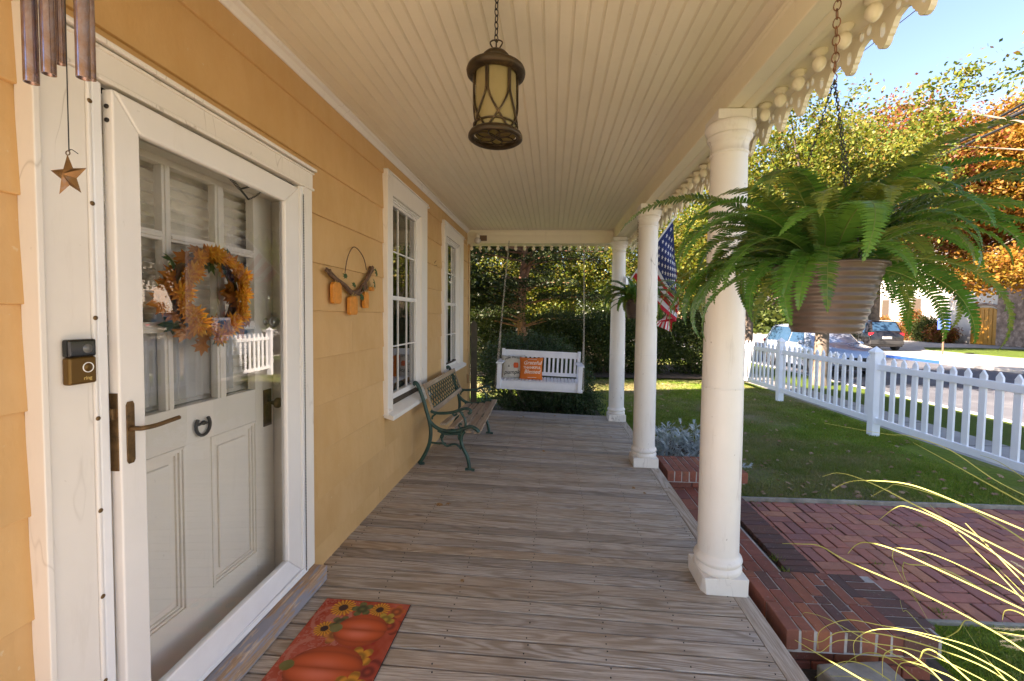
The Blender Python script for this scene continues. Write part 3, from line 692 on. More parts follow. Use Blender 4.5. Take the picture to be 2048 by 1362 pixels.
bm = MB()
for z_ in zs[:-1]:
    for y_ in np.arange(.5, 6.85, .41):
        yy_ = y_+random.uniform(-.03,.03)
        if any(o[0]-.02 < yy_ < o[1]+.02 and o[2]-.05 < z_+.05 < o[3]+.02 for o in OPEN): continue
        q = MB(); q.lathe([(.0001,.0014),(.0022,.001),(.0026,-.001)], n=6); bm.add([(XW+.0095+p[2], yy_+p[0], z_+.035+p[1]) for p in q.v], q.f)
tag(bm.build('nail', M['siding'], house), kind='stuff')
# entrance: casing parts of the house
t = empty('entrance_casing', parent=house); X = XW
bm = MB(); bm.box(X, X+.040, 1.054, 1.165, .0, 2.195); bm.build('side_board', M['trim'], t, bevel=.003)
bm = MB(); bm.box(X, X+.052, 1.032, 1.048, .0, 2.300); bm.box(X, X+.046, 1.048, 1.0535, .0, 2.300); bm.build('outer_moulding', M['trim'], t, bevel=.004)
bm = MB(); bm.box(X, X+.046, 1.1655, 1.177, .0, 2.195); bm.build('stop_strip', M['storm'], t, bevel=.004)
bm = MB(); bm.box(X-.12, X+.044, 1.1775, 1.208, .0, 2.19); bm.build('jamb', M['alu'], t, bevel=.006)
bm = MB(); bm.box(X, X+.040, 2.235, 2.312, .095, 2.205); bm.box(X-.12,X+.030,2.202,2.216,.09,2.195); bm.build('side_board', M['trim'], t, bevel=.003)
bm = MB(); bm.box(X, X+.045, 1.054, 2.312, 2.2105, 2.2965); bm.build('head_board', M['trim'], t, bevel=.003)
bm = MB(); bm.box(X, X+.062, 1.032, 2.330, 2.301, 2.317); bm.box(X, X+.05, 1.054, 2.322, 2.196, 2.210); bm.box(X,X+.054,1.056,2.318,2.283,2.293); bm.build('head_moulding', M['trim'], t, bevel=.004)
bm = MB(); bm.box(X-.10, X-.03, 1.2, 2.21, 2.10, 2.195); bm.box(X-.13,X-.04,2.172,2.2,.07,2.15); bm.build('inner_jamb', M['door'], t, bevel=.004)
bm = MB()
for k in range(int(2.05/.0085)): bm.sphere((X+.043, 2.2245, .11+k*.0085), .0036, 6)
bm.box(X, X+.036, 2.2165, 2.2345, .095, 2.195)
o = bm.build('bead_strip', [M['alu'], M['darkmetal']], t); tag(o, kind='stuff')
for p in o.data.polygons: p.material_index = 1 if p.use_smooth else 0
bm = MB()
for z in (2.13,1.62,1.30,.98,.70,.40): bm.lathe([(.0001,0),(.006,0),(.007,-.002)], (0,0,0), 10)
sc = MB(); sc.lathe([(.0001,.0015),(.0045,.0015),(.0065,0),(.0068,-.001)], n=12); sm_ = sc.mesh('screw', M['brass'])
for z in (2.12,1.83,1.50,1.205,.93,.67,.41,.2): link('screw', sm_, t, (X+.0475, 1.1712, z), (0, math.pi/2, 0))
bm = MB(); bm.hexa([(XW-.14,.6,.0),(-1.262,.6,.0),(-1.262,2.318,.0),(XW-.14,2.318,.0),(XW-.14,.6,.092),(-1.262,.6,.086),(-1.262,2.318,.086),(XW-.14,2.318,.092)])
bm.build('wooden_sill', M['sill'], house, bevel=.006)
bm = MB(); bm.box(X-.10, X+.042, 1.235, 2.246, .092, .113); bm.box(X-.025, X+.0405, 1.235, 2.246, .1135, .124); bm.box(X-.015,X+.012,1.235,2.246,.1245,.135)
bm.build('threshold', M['alu'], house, bevel=.003)

# front door (behind the storm door)
XD = -1.47; YD0, YD1, ZD0, ZD1 = 1.262, 2.168, .115, 2.115
fd = empty('front_door', parent=house)
gy = [(1.335,1.545),(1.582,1.800),(1.850,2.035)]; gz = [(1.140,1.440),(1.482,1.790),(1.825,2.075)]
bm = MB(); 
st = [YD0, 1.335, 1.545, 1.582, 1.800, 1.850, 2.035, YD1]
bm.box(XD-.04, XD, YD0, 1.335, ZD0, ZD1); bm.box(XD-.04, XD, 2.035, YD1, ZD0, ZD1)
bm.box(XD-.04, XD, 1.335, 2.035, 2.075, ZD1); bm.box(XD-.04, XD, 1.335, 2.035, .98, 1.140)
bm.box(XD-.04, XD, 1.335, 2.035, ZD0, .31); bm.box(XD-.04, XD, 1.620, 1.752, .31, .98)
bm.build('door_frame', M['door'], fd, bevel=.002)
for a, b_ in ((1.545,1.582),(1.800,1.850)):
    m = MB(); m.box(XD-.035, XD-.002, a, b_, 1.140, 2.075); m.box(XD-.03, XD+.004, a+.010, b_-.010, 1.140, 2.075); m.build('muntin', M['door'], fd, bevel=.003)
for a, b_ in ((1.440,1.482),(1.790,1.825)):
    for c, d in gy:
        m = MB(); m.box(XD-.035, XD-.0025, c, d, a, b_); m.box(XD-.03, XD+.0035, c, d, a+.011, b_-.011); m.build('muntin', M['door'], fd, bevel=.003)
for c, d in gy:
    for a, b_ in gz:
        m = MB(); m.add([(XD-.022,c,a),(XD-.022,d,a),(XD-.022,d,b_),(XD-.022,c,b_)], [(0,1,2,3)]); m.build('pane', M['glass'], fd)
for (c, d) in ((1.335,1.620),(1.752,2.035)):
    m = MB(); m.box(XD-.035, XD-.020, c, d, .31, .98); m.box(XD-.0205, XD-.010, c+.055, d-.055, .365, .925); m.build('panel', M['door'], fd, bevel=.008, seg=2)
    m = MB()
    for k, (ww, xx) in enumerate(((.0,.004),(.010,-.003),(.020,-.011))):
        m.box(XD-.035, XD+xx, c+ww, c+ww+.0095, .31+ww, .98-ww); m.box(XD-.035, XD+xx, d-ww-.0095, d-ww, .31+ww, .98-ww)
        m.box(XD-.035, XD+xx, c+ww+.0095, d-ww-.0095, .31+ww, .31+ww+.0095); m.box(XD-.035, XD+xx, c+ww+.0095, d-ww-.0095, .98-ww-.0095, .98-ww)
    m.build('panel_moulding', M['door'], fd, bevel=.002)
m = MB(); m.lathe([(.0001,.062),(.020,.060),(.028,.048),(.027,.036),(.014,.026),(.010,.018),(.010,.004),(.020,0)], n=20)
m.build('deadbolt', M['steel'], fd, (XD+.0,2.118,1.475), (0, math.pi/2, 0))
m = MB(); m.lathe([(.0001,.072),(.018,.070),(.027,.058),(.027,.046),(.013,.034),(.009,.022),(.009,.004),(.018,0)], n=20)
m.build('door_knob', M['brass'], fd, (XD+.004,2.122,1.055), (0, math.pi/2, 0))
m = MB(); m.box(XD, XD+.005, 2.088, 2.148, .935, 1.125); m.build('knob_plate', M['brass'], fd, bevel=.002)
m = MB(); pts = [(XD+.012, 1.70+.036*math.sin(a)*(1 if abs(a)<2.2 else 1), 1.045-.036*math.cos(a)*1.15) for a in np.linspace(-2.35,2.35,15)]
m.tube(pts, .0065, 8); m.tube([(XD+.006,1.676,1.05),(XD+.016,1.70,1.057),(XD+.006,1.724,1.05)], .006, 8); m.sphere((XD+.014,1.70,1.056), .010, 8)
m.build('horseshoe_knocker', M['darkmetal'], fd)
# blinds and curtains inside the door
m = MB(); nb = 46
vs = []
for k in range(nb+1):
    z = 1.10+(2.10-1.10)*k/nb; vs += [(XD-.060-(.034 if k % 2 else 0), 1.27, z), (XD-.060-(.034 if k % 2 else 0), 2.10, z-.004)]
m.add(vs, [(2*k,2*k+1,2*k+3,2*k+2) for k in range(nb)]); m.build('blind', M['blind'], fd)
m = MB(); n = 60; vs = []
for i in range(n+1):
    y = 1.33+.62*i/n; xx = XD-.052+.008*math.sin(i*1.5)+.004*math.sin(i*.7); vs += [(xx, y, 1.16), (xx, y, 1.46)]
m.add(vs, [(2*i,2*i+2,2*i+3,2*i+1) for i in range(n)], True); m.build('cafe_curtain', M['curtain'], fd)

# storm door: hinged on the far side, ajar at the near side
sd_ = empty('storm_door', (XW+.001, 2.199, 0), parent=house); SA = math.radians(1.75)
sd_.rotation_euler = (0,0,SA)     # local -Y runs to the latch side
WD = .979; zb, zt = .128, 2.180; rw = .118
def prof_box(m, y0, y1, z0, z1, x0=-.004, x1=.030): m.box(x0, x1, y0, y1, z0, z1)
m = MB(); s = .085
m.prism([(-WD,zb),(-WD+s,zb+.115),(-WD+s,zt-s-.015),(-WD,zt)], -.004, .030, 'x'); m.build('stile', M['storm'], sd_, bevel=.005, seg=3, fix=True)
m = MB(); m.prism([(-.0,zb),(0,zt),(-rw,zt-s-.015),(-rw,zb+.115)], -.004, .030, 'x'); m.build('stile', M['storm'], sd_, bevel=.005, seg=3, fix=True)
m = MB(); m.prism([(-WD+.001,zt),(-WD+s,zt-s-.015),(-rw,zt-s-.015),(-.001,zt)], -.0035, .032, 'x'); m.build('rail', M['storm'], sd_, bevel=.008, seg=3, fix=True)
m = MB(); m.prism([(-WD+.001,zb),(-.001,zb),(-rw,zb+.114),(-WD+s,zb+.114)], -.0035, .028, 'x'); m.build('rail', M['alu'], sd_, bevel=.005, seg=2, fix=True)
m = MB(); m.add([(.012,-WD+s,zb+.114),(.012,-rw,zb+.114),(.012,-rw,zt-s-.015),(.012,-WD+s,zt-s-.015)], [(0,1,2,3)]); m.build('glass', M['glass'], sd_)
m = MB(); hy = -WD+.030
m.prism([(hy-.013,1.055),(hy-.008,1.045),(hy+.008,1.045),(hy+.013,1.055),(hy+.013,1.230),(hy+.008,1.240),(hy-.008,1.240),(hy-.013,1.230)], .0305, .034, 'x')
m.build('handle_plate', M['brass'], sd_, bevel=.001, fix=True)
m = MB(); m.tube(smooth([(.034,hy,1.155),(.062,hy,1.155),(.070,hy+.012,1.155),(.070,hy+.05,1.153),(.070,hy+.10,1.156),(.070,hy+.135,1.158)],5), .0075, 10)
m.build('handle', M['brass'], sd_)
m = MB(); m.box(-.003, .024, -WD-.0025, -WD+.001, 1.03, 1.27); m.box(.004,.018,-WD-.012,-WD+.001,1.19,1.225); m.build('mortise_lock', M['brass'], sd_, bevel=.001)
m = MB(); 
for z in (2.128, 2.088): m.lathe([(.0001,.003),(.0065,.003),(.007,0)], (0,0,0), 10)
for k, z in enumerate((2.128, 2.088)):
    q = MB(); q.lathe([(.0001,.003),(.0065,.003),(.007,0)], n=10); q.build('screw', M['darkmetal'], sd_, (.013, -WD-.0005, z), (math.pi/2, 0, 0))
# closer spring and chain on the inside
Mi = sd_.matrix_basis.inverted()
sd_loc = Matrix.Translation(sd_.location) @ Matrix.Rotation(SA, 4, 'Z'); Mi = sd_loc.inverted()
def cl(px, py, x=-1.40): return Mi @ onX(px, py, x)
m = MB(); a, b_ = cl(450,344), cl(480,378); hel = []
for k in range(70):
    f = k/69; p = a.lerp(b_, f); an = k*1.1; hel.append(p+Vector((math.cos(an)*.006, math.sin(an)*.005, math.sin(an)*.005)))
m.tube(hel, .0015, 5); m.tube([b_, cl(506,372)], .004, 6); m.tube([b_, cl(497,399)], .0045, 6)
chain_links(m, cl(497,399), cl(512,392), .014, .0014, .007); chain_links(m, cl(512,392), cl(523,383), .014, .0014, .007)
m.build('closer_chain', M['darkmetal'], sd_)

# ------------------------------------------------------------------ things on the wall
# doorbell
t = empty('doorbell', (XW+.041, 1.122, 1.315), label='bronze and black video doorbell on the white door casing', cat='doorbell')
m = MB(); m.box(0, .022, -.036, .036, 0, .076); m.build('body', M['bellbronze'], t, bevel=.006, seg=3)
m = MB(); m.box(0, .0225, -.0361, .0361, .0762, .126); m.build('camera_head', M['black'], t, bevel=.006, seg=3)
m = MB(); m.lathe([(.0001,.005),(.007,.004),(.011,.001),(.0135,0)], n=20); m.build('lens', plain('lens_grey', (.12,.12,.12), .1, bmp=0), t, (.0222, .012, .099), (0, math.pi/2, 0))
m = MB(); m.lathe([(.0145,0),(.0145,.0018),(.0122,.0018),(.0122,0)], n=28); m.build('ring', M['whitepl'], t, (.0215, .012, .046), (0, math.pi/2, 0))
m = MB(); m.lathe([(.0001,.0012),(.0118,.001),(.012,0)], n=28); m.build('button', M['bellbronze'], t, (.0217, .012, .046), (0, math.pi/2, 0))
tm = textmesh('ring', .014, M['raffia'], .0003, bold=.0003); link('lettering', tm, t, (.0228, .010, .012), (math.pi/2, 0, math.pi/2))
# wind chime
Yc = .85; kk = Yc/850
def wp(px, py, Y=Yc): return onY(px, py, Y)
t = empty('wind_chime', wp(128, 0), label='copper tube wind chime with a hanging metal star, in front of the door casing', cat='wind chime'); o0 = Vector(t.location)
for (px, py, w, dy) in ((62,166,24,0),(97,149,23,.01),(119,128,18,.05),(166,157,23,0),(182,160,15,.07)):
    p = wp(px+1, py, Yc+dy)-o0; r = w/2*kk*(1+dy/Yc); 
    m = MB(); lean = Vector((0,0,1))
    pr = [(r,0),(r,.6),(r*.85,.6),(r*.85,0),(r,0)]; m.lathe(pr, n=20); m.build('tube', M['copper'], t, p)
s0 = wp(138, 302)-o0; m = MB(); m.tube([(s0.x, s0.y, s0.z), (0.002, 0, .001), (0.004,0,.55)], .0011, 5); m.tube(smooth([s0, s0+Vector((.006,0,.003)), s0+Vector((.02,0,-.006))],4), .0008, 5); m.build('string', M['darkmetal'], t)
c = wp(138, 352)-o0; m = MB(); R_ = 42*kk
vs = [(0,.008,0),(0,-.012,0)]; 
pts = []
for i in range(10):
    a = math.pi/2+i*math.pi/5+.05; rr = R_ if i % 2 == 0 else R_*.42; pts.append((rr*math.cos(a), 0, rr*math.sin(a)*1.08))
m.add([(0,-.013,0),(0,.013,0)]+pts, [(0, 2+i, 2+(i+1) % 10) for i in range(10)]+[(1, 2+(i+1) % 10, 2+i) for i in range(10)])
m.build('star', M['starm'], t, c)
m = MB(); q = [(c.x+ .0045*math.cos(a)-.001, c.y, c.z+R_*1.13+.0045*math.sin(a)) for a in np.linspace(0, 2*math.pi, 12)]; m.tube(q, .0011, 5); m.build('loop', M['brass'], t)
# maple-ish leaf shape
def leaf_pts(s=1.0, lobes=5):
    out = []
    base = [(0,-.42),(.05,-.20),(.30,-.30),(.24,-.10),(.50,.02),(.30,.12),(.34,.34),(.14,.26),(0,.55)]
    pts = base+[(-a, b) for a, b in base[-2:0:-1]]
    return [(a*s, b*s) for a, b in pts]
def add_leaf(m, c, s, nrm, up, curl=.15):
    nrm = Vector(nrm).normalized(); up = Vector(up); up = (up-nrm*up.dot(nrm)).normalized(); r = up.cross(nrm)
    P2 = leaf_pts(s); c = Vector(c)
    vs = [c]+[c+r*a+up*b-nrm*curl*(a*a+b*b)/s for a, b in P2]; n = len(P2)
    m.add(vs, [(0, 1+i, 1+(i+1) % n) for i in range(n)])
def flower(m, c, R, nrm, n=14, layers=3):
    nrm = Vector(nrm).normalized(); a0 = nrm.orthogonal().normalized(); b0 = nrm.cross(a0); c = Vector(c)
    for l in range(layers):
        rr = R*(1-.25*l); up = .25+.35*l
        for i in range(n):
            t_ = 2*math.pi*(i+.5*l)/n+random.uniform(-.1,.1); d = a0*math.cos(t_)+b0*math.sin(t_); e = nrm.cross(d)
            w = rr*.17
            p0 = c+nrm*.003*l; p1 = c+d*rr*.55+e*w+nrm*rr*up*.5; p2 = c+d*rr+nrm*rr*up; p3 = c+d*rr*.55-e*w+nrm*rr*up*.5
            m.add([p0, p1, p2, p3], [(0,1,2,3)])
    m.sphere(c+nrm*R*.15, R*.16, 6)
# wreath on the front door
t = empty('autumn_wreath', (-1.415, 1.675, 1.595), label='autumn wreath of orange flowers and maple leaves hung on the front door', cat='wreath')
m = MB(); m.tube([(0,.155*math.cos(a),.155*math.sin(a)) for a in np.linspace(0, 2*math.pi, 30)], .016, 7); m.build('hoop', M['twig'], t)
for i in range(64):
    a = 2*math.pi*i/54+random.uniform(-.06,.06); rr = random.choice([.115,.15,.185,.20])+random.uniform(-.01,.012)
    m = MB(); d = Vector((0, math.cos(a), math.sin(a))); s = random.uniform(.055,.10)
    add_leaf(m, (0,0,0), s, Vector((1, random.uniform(-.6,.6), random.uniform(-.6,.6))), (d if rr > .14 else -d)+Vector((0, random.uniform(-.6,.6), random.uniform(-.6,.6))), .5)
    m.build('leaf', M['wl_or'] if random.random() < .86 else M['ivy'], t, Vector((random.uniform(.0,.035),0,0))+d*rr)
for i in range(20):
    a = 2*math.pi*i/20+random.uniform(-.1,.1); rr = .155+random.uniform(-.02,.02); m = MB()
    d = Vector((0, math.cos(a), math.sin(a))); flower(m, (0,0,0), random.uniform(.036,.054), Vector((1,0,0))+d*random.uniform(-.3,.5), 12, 3); m.build('flower', M['wl_fl'], t, d*rr+Vector((.052,0,0)))
for (dy, dz) in ((-.20,.0),(-.22,-.04),(-.17,.05),(.21,-.09),(.17,-.15)):
    m = MB(); add_leaf(m, (0,0,0), .12, (1,.3,.2), (0,dy,dz), .4); m.build('leaf', M['wl_or'], t, (.02,dy,dz))
# vine and pumpkin-block hanging
t = empty('vine_wall_hanging', (XW+.01, 2.86, 1.975), label='grapevine swag with small orange wooden pumpkins on the siding', cat='wall decoration'); o0 = Vector(t.location)
XH = XW+.035
def h(px, py, x=XH): return onX(px, py, x)-o0
m = MB(); m.tube(smooth([h(690,546), h(694,520), h(700,503), h(708,494,XW+.015), h(718,501), h(728,518), h(733,540)], 6), .0032, 6); m.build('hanging_wire', M['twig'], t)
for k in range(9):
    m = MB(); j = lambda: Vector((random.uniform(-.012,.012), random.uniform(-.025,.025), random.uniform(-.016,.016)))
    m.tube(smooth([h(656,541)+j(), h(671,556)+j(), h(686,567)+j(), h(702,584)+j(), h(716,586)+j(), h(727,573)+j(), h(735,556)+j(), h(744,536)+j()], 5), random.uniform(.005,.009), 6); m.build('twig', M['twig'], t)
for (px, py, w, hh) in ((672,586,14,40),(705,611,15,38),(731,600,9,35),(743,578,7,9)):
    m = MB(); p = h(px, py+hh*0); yw = w*.0075*.5*1.0; zh = hh*.0033*.5
    m.prism([(p.y-yw*.7,p.z-zh),(p.y+yw*.7,p.z-zh),(p.y+yw,p.z-zh*.8),(p.y+yw,p.z+zh*.75),(p.y+yw*.6,p.z+zh),(p.y-yw*.6,p.z+zh),(p.y-yw,p.z+zh*.75),(p.y-yw,p.z-zh*.8)], p.x-.011, p.x+.011, 'x')
    m.build('wooden_pumpkin', M['pumpwood'], t, bevel=.003, fix=True)
    m = MB(); q = Vector((p.x, p.y, p.z+zh)); 
    for _ in range(8): m.tube([q, q+Vector((random.uniform(-.01,.014), random.uniform(-.035,.035), random.uniform(-.012,.03)))], .0016, 4)
    m.build('raffia_bow', M['raffia'], t)
for (px, py, s) in ((749,545,.085),(745,566,.10),(686,552,.05),(722,577,.05),(703,570,.05),(720,593,.07)):
    m = MB(); add_leaf(m, h(px, py)+Vector((.02,0,0)), s, (1,random.uniform(-.3,.3),.2), (0,random.uniform(-1,1),random.uniform(-1,.6)), .5); m.build('leaf', M['ivy'], t)
# little hook on the siding between the windows
p = onX(868, 531, XW); m = MB(); m.tube(smooth([(0,0,0),(.012,-.01,.03),(.016,.02,.055),(.01,.06,.062)],4), .003, 5); m.tube([(0,0,0),(.02,.04,.005),(.02,.05,.012)], .003, 5)
o = m.build('dried_vine_hook', M['twig'], None, p); tag(o, 'small dried vine tendril caught on the siding between the two windows', 'tendril')
# floodlight bulb on the end beam
t = empty('flood_light', (-1.19, 6.775, 2.76), label='round floodlight bulb on a bracket at the far beam, by the wall corner', cat='light')
m = MB(); m.box(.03,.14,.0,.022,-.05,.035); m.build('bracket', M['post'], t, bevel=.002)
m = MB(); m.lathe([(.02,.07),(.030,.06),(.034,.03),(.03,.0)], n=16); m.build('socket', M['ceil2'], t, (.0,-.02,-.01), (.35,0,0))
m = MB(); m.sphere((0,-.035,-.055), .052, 18); m.build('bulb', plain('bulb_glass', (.62,.56,.50), .12, bmp=0), t)
m = MB(); m.tube(smooth([(-.02,0,.0),(-.10,0,.01),(-.16,.0,-.03),(-.175,.02,-.12)],5), .006, 6); m.build('cable', M['ceil2'], t)

# ------------------------------------------------------------------ lantern
YL = 1.72
base = onY(991, 276, YL); t = empty('hanging_lantern', base, label='bronze hanging lantern with amber glass, on a chain from the ceiling', cat='lantern')
k_ = YL/850; Rb = 53.5*k_; Rh = 58*k_; Rg = 43*k_
zh = (276-150)*k_*.985; zt_ = zh+.055
m = MB(); m.lathe([(Rb*.80,-.004),(Rb*.92,-.010),(Rb,-.004),(Rb*1.0,.006),(Rb*.95,.016),(Rb*.86,.018),(Rb*.80,.006),(Rb*.80,-.004)], n=40); m.build('bottom_ring', M['bronze'], t)
m = MB()
for i in range(6):
    a = i*math.pi/3; q = [(Rb*.42*(math.cos(a)+math.cos(b_)), Rb*.42*(math.sin(a)+math.sin(b_)), .004) for b_ in np.linspace(0, 2*math.pi, 18)]; m.tube(q, .0028, 5, cap=False)
m.build('bottom_tracery', M['bronze'], t)
m = MB(); m.lathe([(Rg*.93,.01),(Rg*.95,zh*.5),(Rg*.92,zh+.01)], n=40); m.build('glass_shade', M['lampglass'], t)
m = MB()
for i in range(6):
    a = i*math.pi/3+.25
    for sgn in (-1, 1):
        q = []
        for u in np.linspace(0, 1, 20):
            z = zh*(1-u)+.008; off = .035 if u < .38 else .035+((u-.38)/.62)**1.5*(math.pi/3*1.0-.03)
            q.append((Rg*1.0*math.cos(a+sgn*off), Rg*1.0*math.sin(a+sgn*off), z))
        m.tube(q, .0042, 6)
m.tube([(Rg*math.cos(b_), Rg*math.sin(b_), .045) for b_ in np.linspace(0, 2*math.pi, 40)], .004, 5, cap=False)
m.build('scrollwork', M['bronze'], t)
m = MB(); m.lathe([(Rg*.98,zh-.012),(Rh*.86,zh-.010),(Rh*.98,zh-.006),(Rh*1.0,zh+.006),(Rh*.97,zh+.016),(Rh*.84,zh+.024),(Rh*.62,zh+.028),(Rh*.46,zh+.034),(Rh*.44,zh+.050),(Rh*.47,zh+.054),(Rh*.46,zh+.066),(Rh*.36,zh+.078),(.02,zh+.084),(.0001,zh+.085)], n=40); m.build('hood', M['bronze'], t)
zt_ = zh+.085; m = MB()
for sx in (-1, 1): m.tube(smooth([(0,0,zt_-.002),(sx*.018,0,zt_+.022),(sx*.024,0,zt_+.038),(sx*.010,0,zt_+.046),(0,0,zt_+.040)],4), .003, 6)
m.tube([(0,0,zt_),(0,0,zt_+.05)], .003, 6); m.build('finial', M['bronze'], t)
m = MB(); chain_links(m, (0,0,zt_+.04), (0,0,ceilz(YL)-base.z-.02), .030, .0022, .016); m.build('chain', M['darkmetal'], t)
m = MB(); m.lathe([(.0001,-.03),(.055,-.02),(.06,0)], n=24); m.build('canopy', M['bronze'], t, (0,0,ceilz(YL)-base.z))

# ------------------------------------------------------------------ bench
BY0, BY1 = 4.10, 5.42
def zb_(px, py):      # bench zoom sketch -> (x,z)
    return (((800+px/5.24)-1106)*.004824, 1.52-((700+py/5.24)-632)*.004824)
t = empty('garden_bench', (-1.0, (BY0+BY1)/2, deckz(-1.0)), label='wooden slat bench with green cast iron ends against the yellow wall', cat='bench'); o0 = Vector(t.location)
def ironend(Y):
    m = MB()
    def pl(pts, r, sm=5, flat=None):
        P3 = smooth([Vector((*[zb_(*q)[0]], 0, zb_(*q)[1])) for q in pts], sm); P3 = [Vector((p.x-o0.x, Y-o0.y, p.z-o0.z)) for p in P3]
        k = len(P3); rr = [r if not isinstance(r, tuple) else r[0]+(r[1]-r[0])*i/(k-1) for i in range(k)]
        m.tube(P3, rr, 8)
    pl([(160,395),(145,378),(165,372),(195,420),(240,540),(280,680),(312,790),(325,900),(315,1000),(290,1080),(240,1180),(200,1238)], .019)
    pl([(200,1238),(215,1245),(255,1240)], .014)
    pl([(312,780),(360,830),(430,870),(520,885),(640,872),(700,845),(760,832),(815,855),(845,888)], .019)
    pl([(400,880),(480,915),(560,915),(660,905)], .012)
    pl([(325,670),(370,690),(460,692),(560,680),(640,652),(705,635),(748,650),(752,680),(725,688)], .015)
    pl([(340,760),(345,730),(380,700)], .010); pl([(640,668),(685,735),(702,800),(690,850)], .012); pl([(560,690),(580,715),(610,695)], .010)
    pl([(690,840),(650,845),(630,820),(645,800),(660,815)], .009)
    pl([(690,880),(660,930),(655,1000),(685,1080),(720,1150),(738,1230),(745,1285)], .018); pl([(700,1290),(745,1290),(800,1298)], .013)
    pl([(330,1012),(400,1020),(460,1020),(500,1045),(560,1025),(610,1030),(655,1075)], .011); pl([(430,890),(460,930),(445,970),(460,1010),(490,1020)], .010); pl([(470,910),(440,930),(430,960)], .008)
    pl([(640,905),(625,940),(635,975)], .009)
    return m.build('iron_end', M['iron'], t)
ironend(BY0); ironend(BY1)
for k in range(5):
    f = k/4; x = -1.055+f*.335; z = .392+.018*(2*f-1)**2-.012*f+.0; m = MB(); m.box(-(BY1-BY0)/2+.004, (BY1-BY0)/2-.004, -.031, .031, -.010, .010)
    m.build('seat_slat', M['benchwood'], t, (x-o0.x, 0, z-o0.z), (0, .05-.1*f, math.pi/2), bevel=.003)
bx0, bz0, bx1, bz1 = -1.255, .835, -1.150, .545
bd = Vector((bx1-bx0, 0, bz1-bz0)).normalized()
for f0, f1 in ((0,.16),(.84,1.0)):
    a = Vector((bx0, 0, bz0))+bd*((f0)*.308); b_ = Vector((bx0, 0, bz0))+bd*(f1*.308); c = (a+b_)/2-Vector((o0.x,0,o0.z)); wd = (b_-a).length
    m = MB(); m.box(-(BY1-BY0)/2+.004, (BY1-BY0)/2-.004, -.010, .010, -wd/2, wd/2); o = m.build('back_rail', M['benchwood'], t, c, bevel=.003); o.rotation_euler = (-math.atan2(bd.x,-bd.z)*1.0, 0, math.pi/2)
m = MB(); L2 = (BY1-BY0)/2-.03
def bp(y, f): p = Vector((bx0, 0, bz0))+bd*(f*.308)-Vector((o0.x,0,o0.z)); return Vector((p.x, y, p.z))
step = .085; f0, f1 = .16, .84; hgt = (f1-f0)*.308
y = -L2-hgt
while y < L2:
    for sg in (1, -1):
        ya, yb = (y, y+hgt) if sg == 1 else (y+hgt, y)
        fa, fb = f0, f1
        # clip
        A, B = Vector((ya, fa)), Vector((yb, fb))
        def clip(A, B, lo, hi):
            if abs(B.x-A.x) < 1e-9: return A, B
            out = []
            for P_ in (A, B):
                if P_.x < lo: P_ = A+(B-A)*((lo-A.x)/(B.x-A.x))
                elif P_.x > hi: P_ = A+(B-A)*((hi-A.x)/(B.x-A.x))
                out.append(P_)
            return out
        if max(ya, yb) > -L2 and min(ya, yb) < L2:
            A, B = clip(A, B, -L2, L2); m.bar(bp(A.x, A.y), bp(B.x, B.y), .009, .006, (1,0,.35))
    y += step
for y in np.arange(-L2+.03, L2, step): 
    for q in range(3): pass
m.bar(bp(-L2,f0), bp(L2,f0), .014, .014, (1,0,.35)); m.bar(bp(-L2,f1), bp(L2,f1), .014, .014, (1,0,.35)); m.build('lattice_panel', M['iron'], t)
for y in (-L2-.008, L2+.008):
    m = MB(); m.bar(bp(y,0.12), bp(y,.85), .018, .018, (1,0,.35)); m.build('back_stile', M['benchwood'], t)

# ------------------------------------------------------------------ porch swing with pillows
t = empty('porch_swing', (-.17, 6.42, .56), label='white slatted porch swing hanging on chains at the far end', cat='swing'); t.rotation_euler = (0, math.radians(2.0), 0); WSW = 1.16
hw = WSW/2
m = MB(); m.box(-hw-.01, hw+.01, -.245, -.222, -.095, -.010); m.build('front_rail', M['swing'], t, bevel=.003)
for k in range(22):
    x = -hw+.02+k*(WSW-.04)/21; m = MB(); m.box(x-.0215, x+.0215, -.24, .22, -.008, .008); m.build('seat_slat', M['swing'], t, bevel=.002)
for x in (-hw-.012, hw+.012):
    m = MB(); m.box(x-.024, x+.024, .20, .25, -.11, .43); m.build('back_post', M['swing'], t, bevel=.003)
    m = MB(); m.box(x-.03, x+.03, -.27, -.225, -.13, .24); m.build('arm_post', M['swing'], t, bevel=.003)
    m = MB(); m.box(x-.05, x+.05, -.30, .22, .245, .265); m.build('armrest', M['swing'], t, bevel=.004)
m = MB(); m.box(-hw-.06, hw+.06, -.20, -.15, -.14, -.10); m.box(-hw-.06, hw+.06, .12, .17, -.14, -.10); m.box(-hw, hw, .20, .222, -.095, -.01); m.build('seat_support', M['swing'], t, bevel=.003)
m = MB(); m.box(-hw+.013, hw-.013, .215, .235, .315, .415); m.build('top_rail', M['swing'], t, bevel=.003)
m = MB(); m.box(-hw+.013, hw-.013, .215, .235, .03, .085); m.build('bottom_rail', M['swing'], t, bevel=.003)
ns = 17
for k in range(ns):
    x = -hw+.045+k*(WSW-.09)/(ns-1); m = MB(); m.box(x-.017, x+.017, .219, .233, .0855, .3145); m.build('back_slat', M['swing'], t, bevel=.002)
for x, sx in ((-hw-.07, -1), (hw+.07, 1)):
    m = MB(); top = Vector((x-sx*.07, .20, 2.10)); sp = Vector((x-sx*.01, .10, .75))
    chain_links(m, sp, top, .05, .0035, .022); m.build('chain', M['chain'], t)
    m = MB(); chain_links(m, (x,-.18,-.115), sp, .05, .0035, .022); chain_links(m, (x,.15,-.115), sp, .05, .0035, .022); m.build('chain', M['chain'], t)
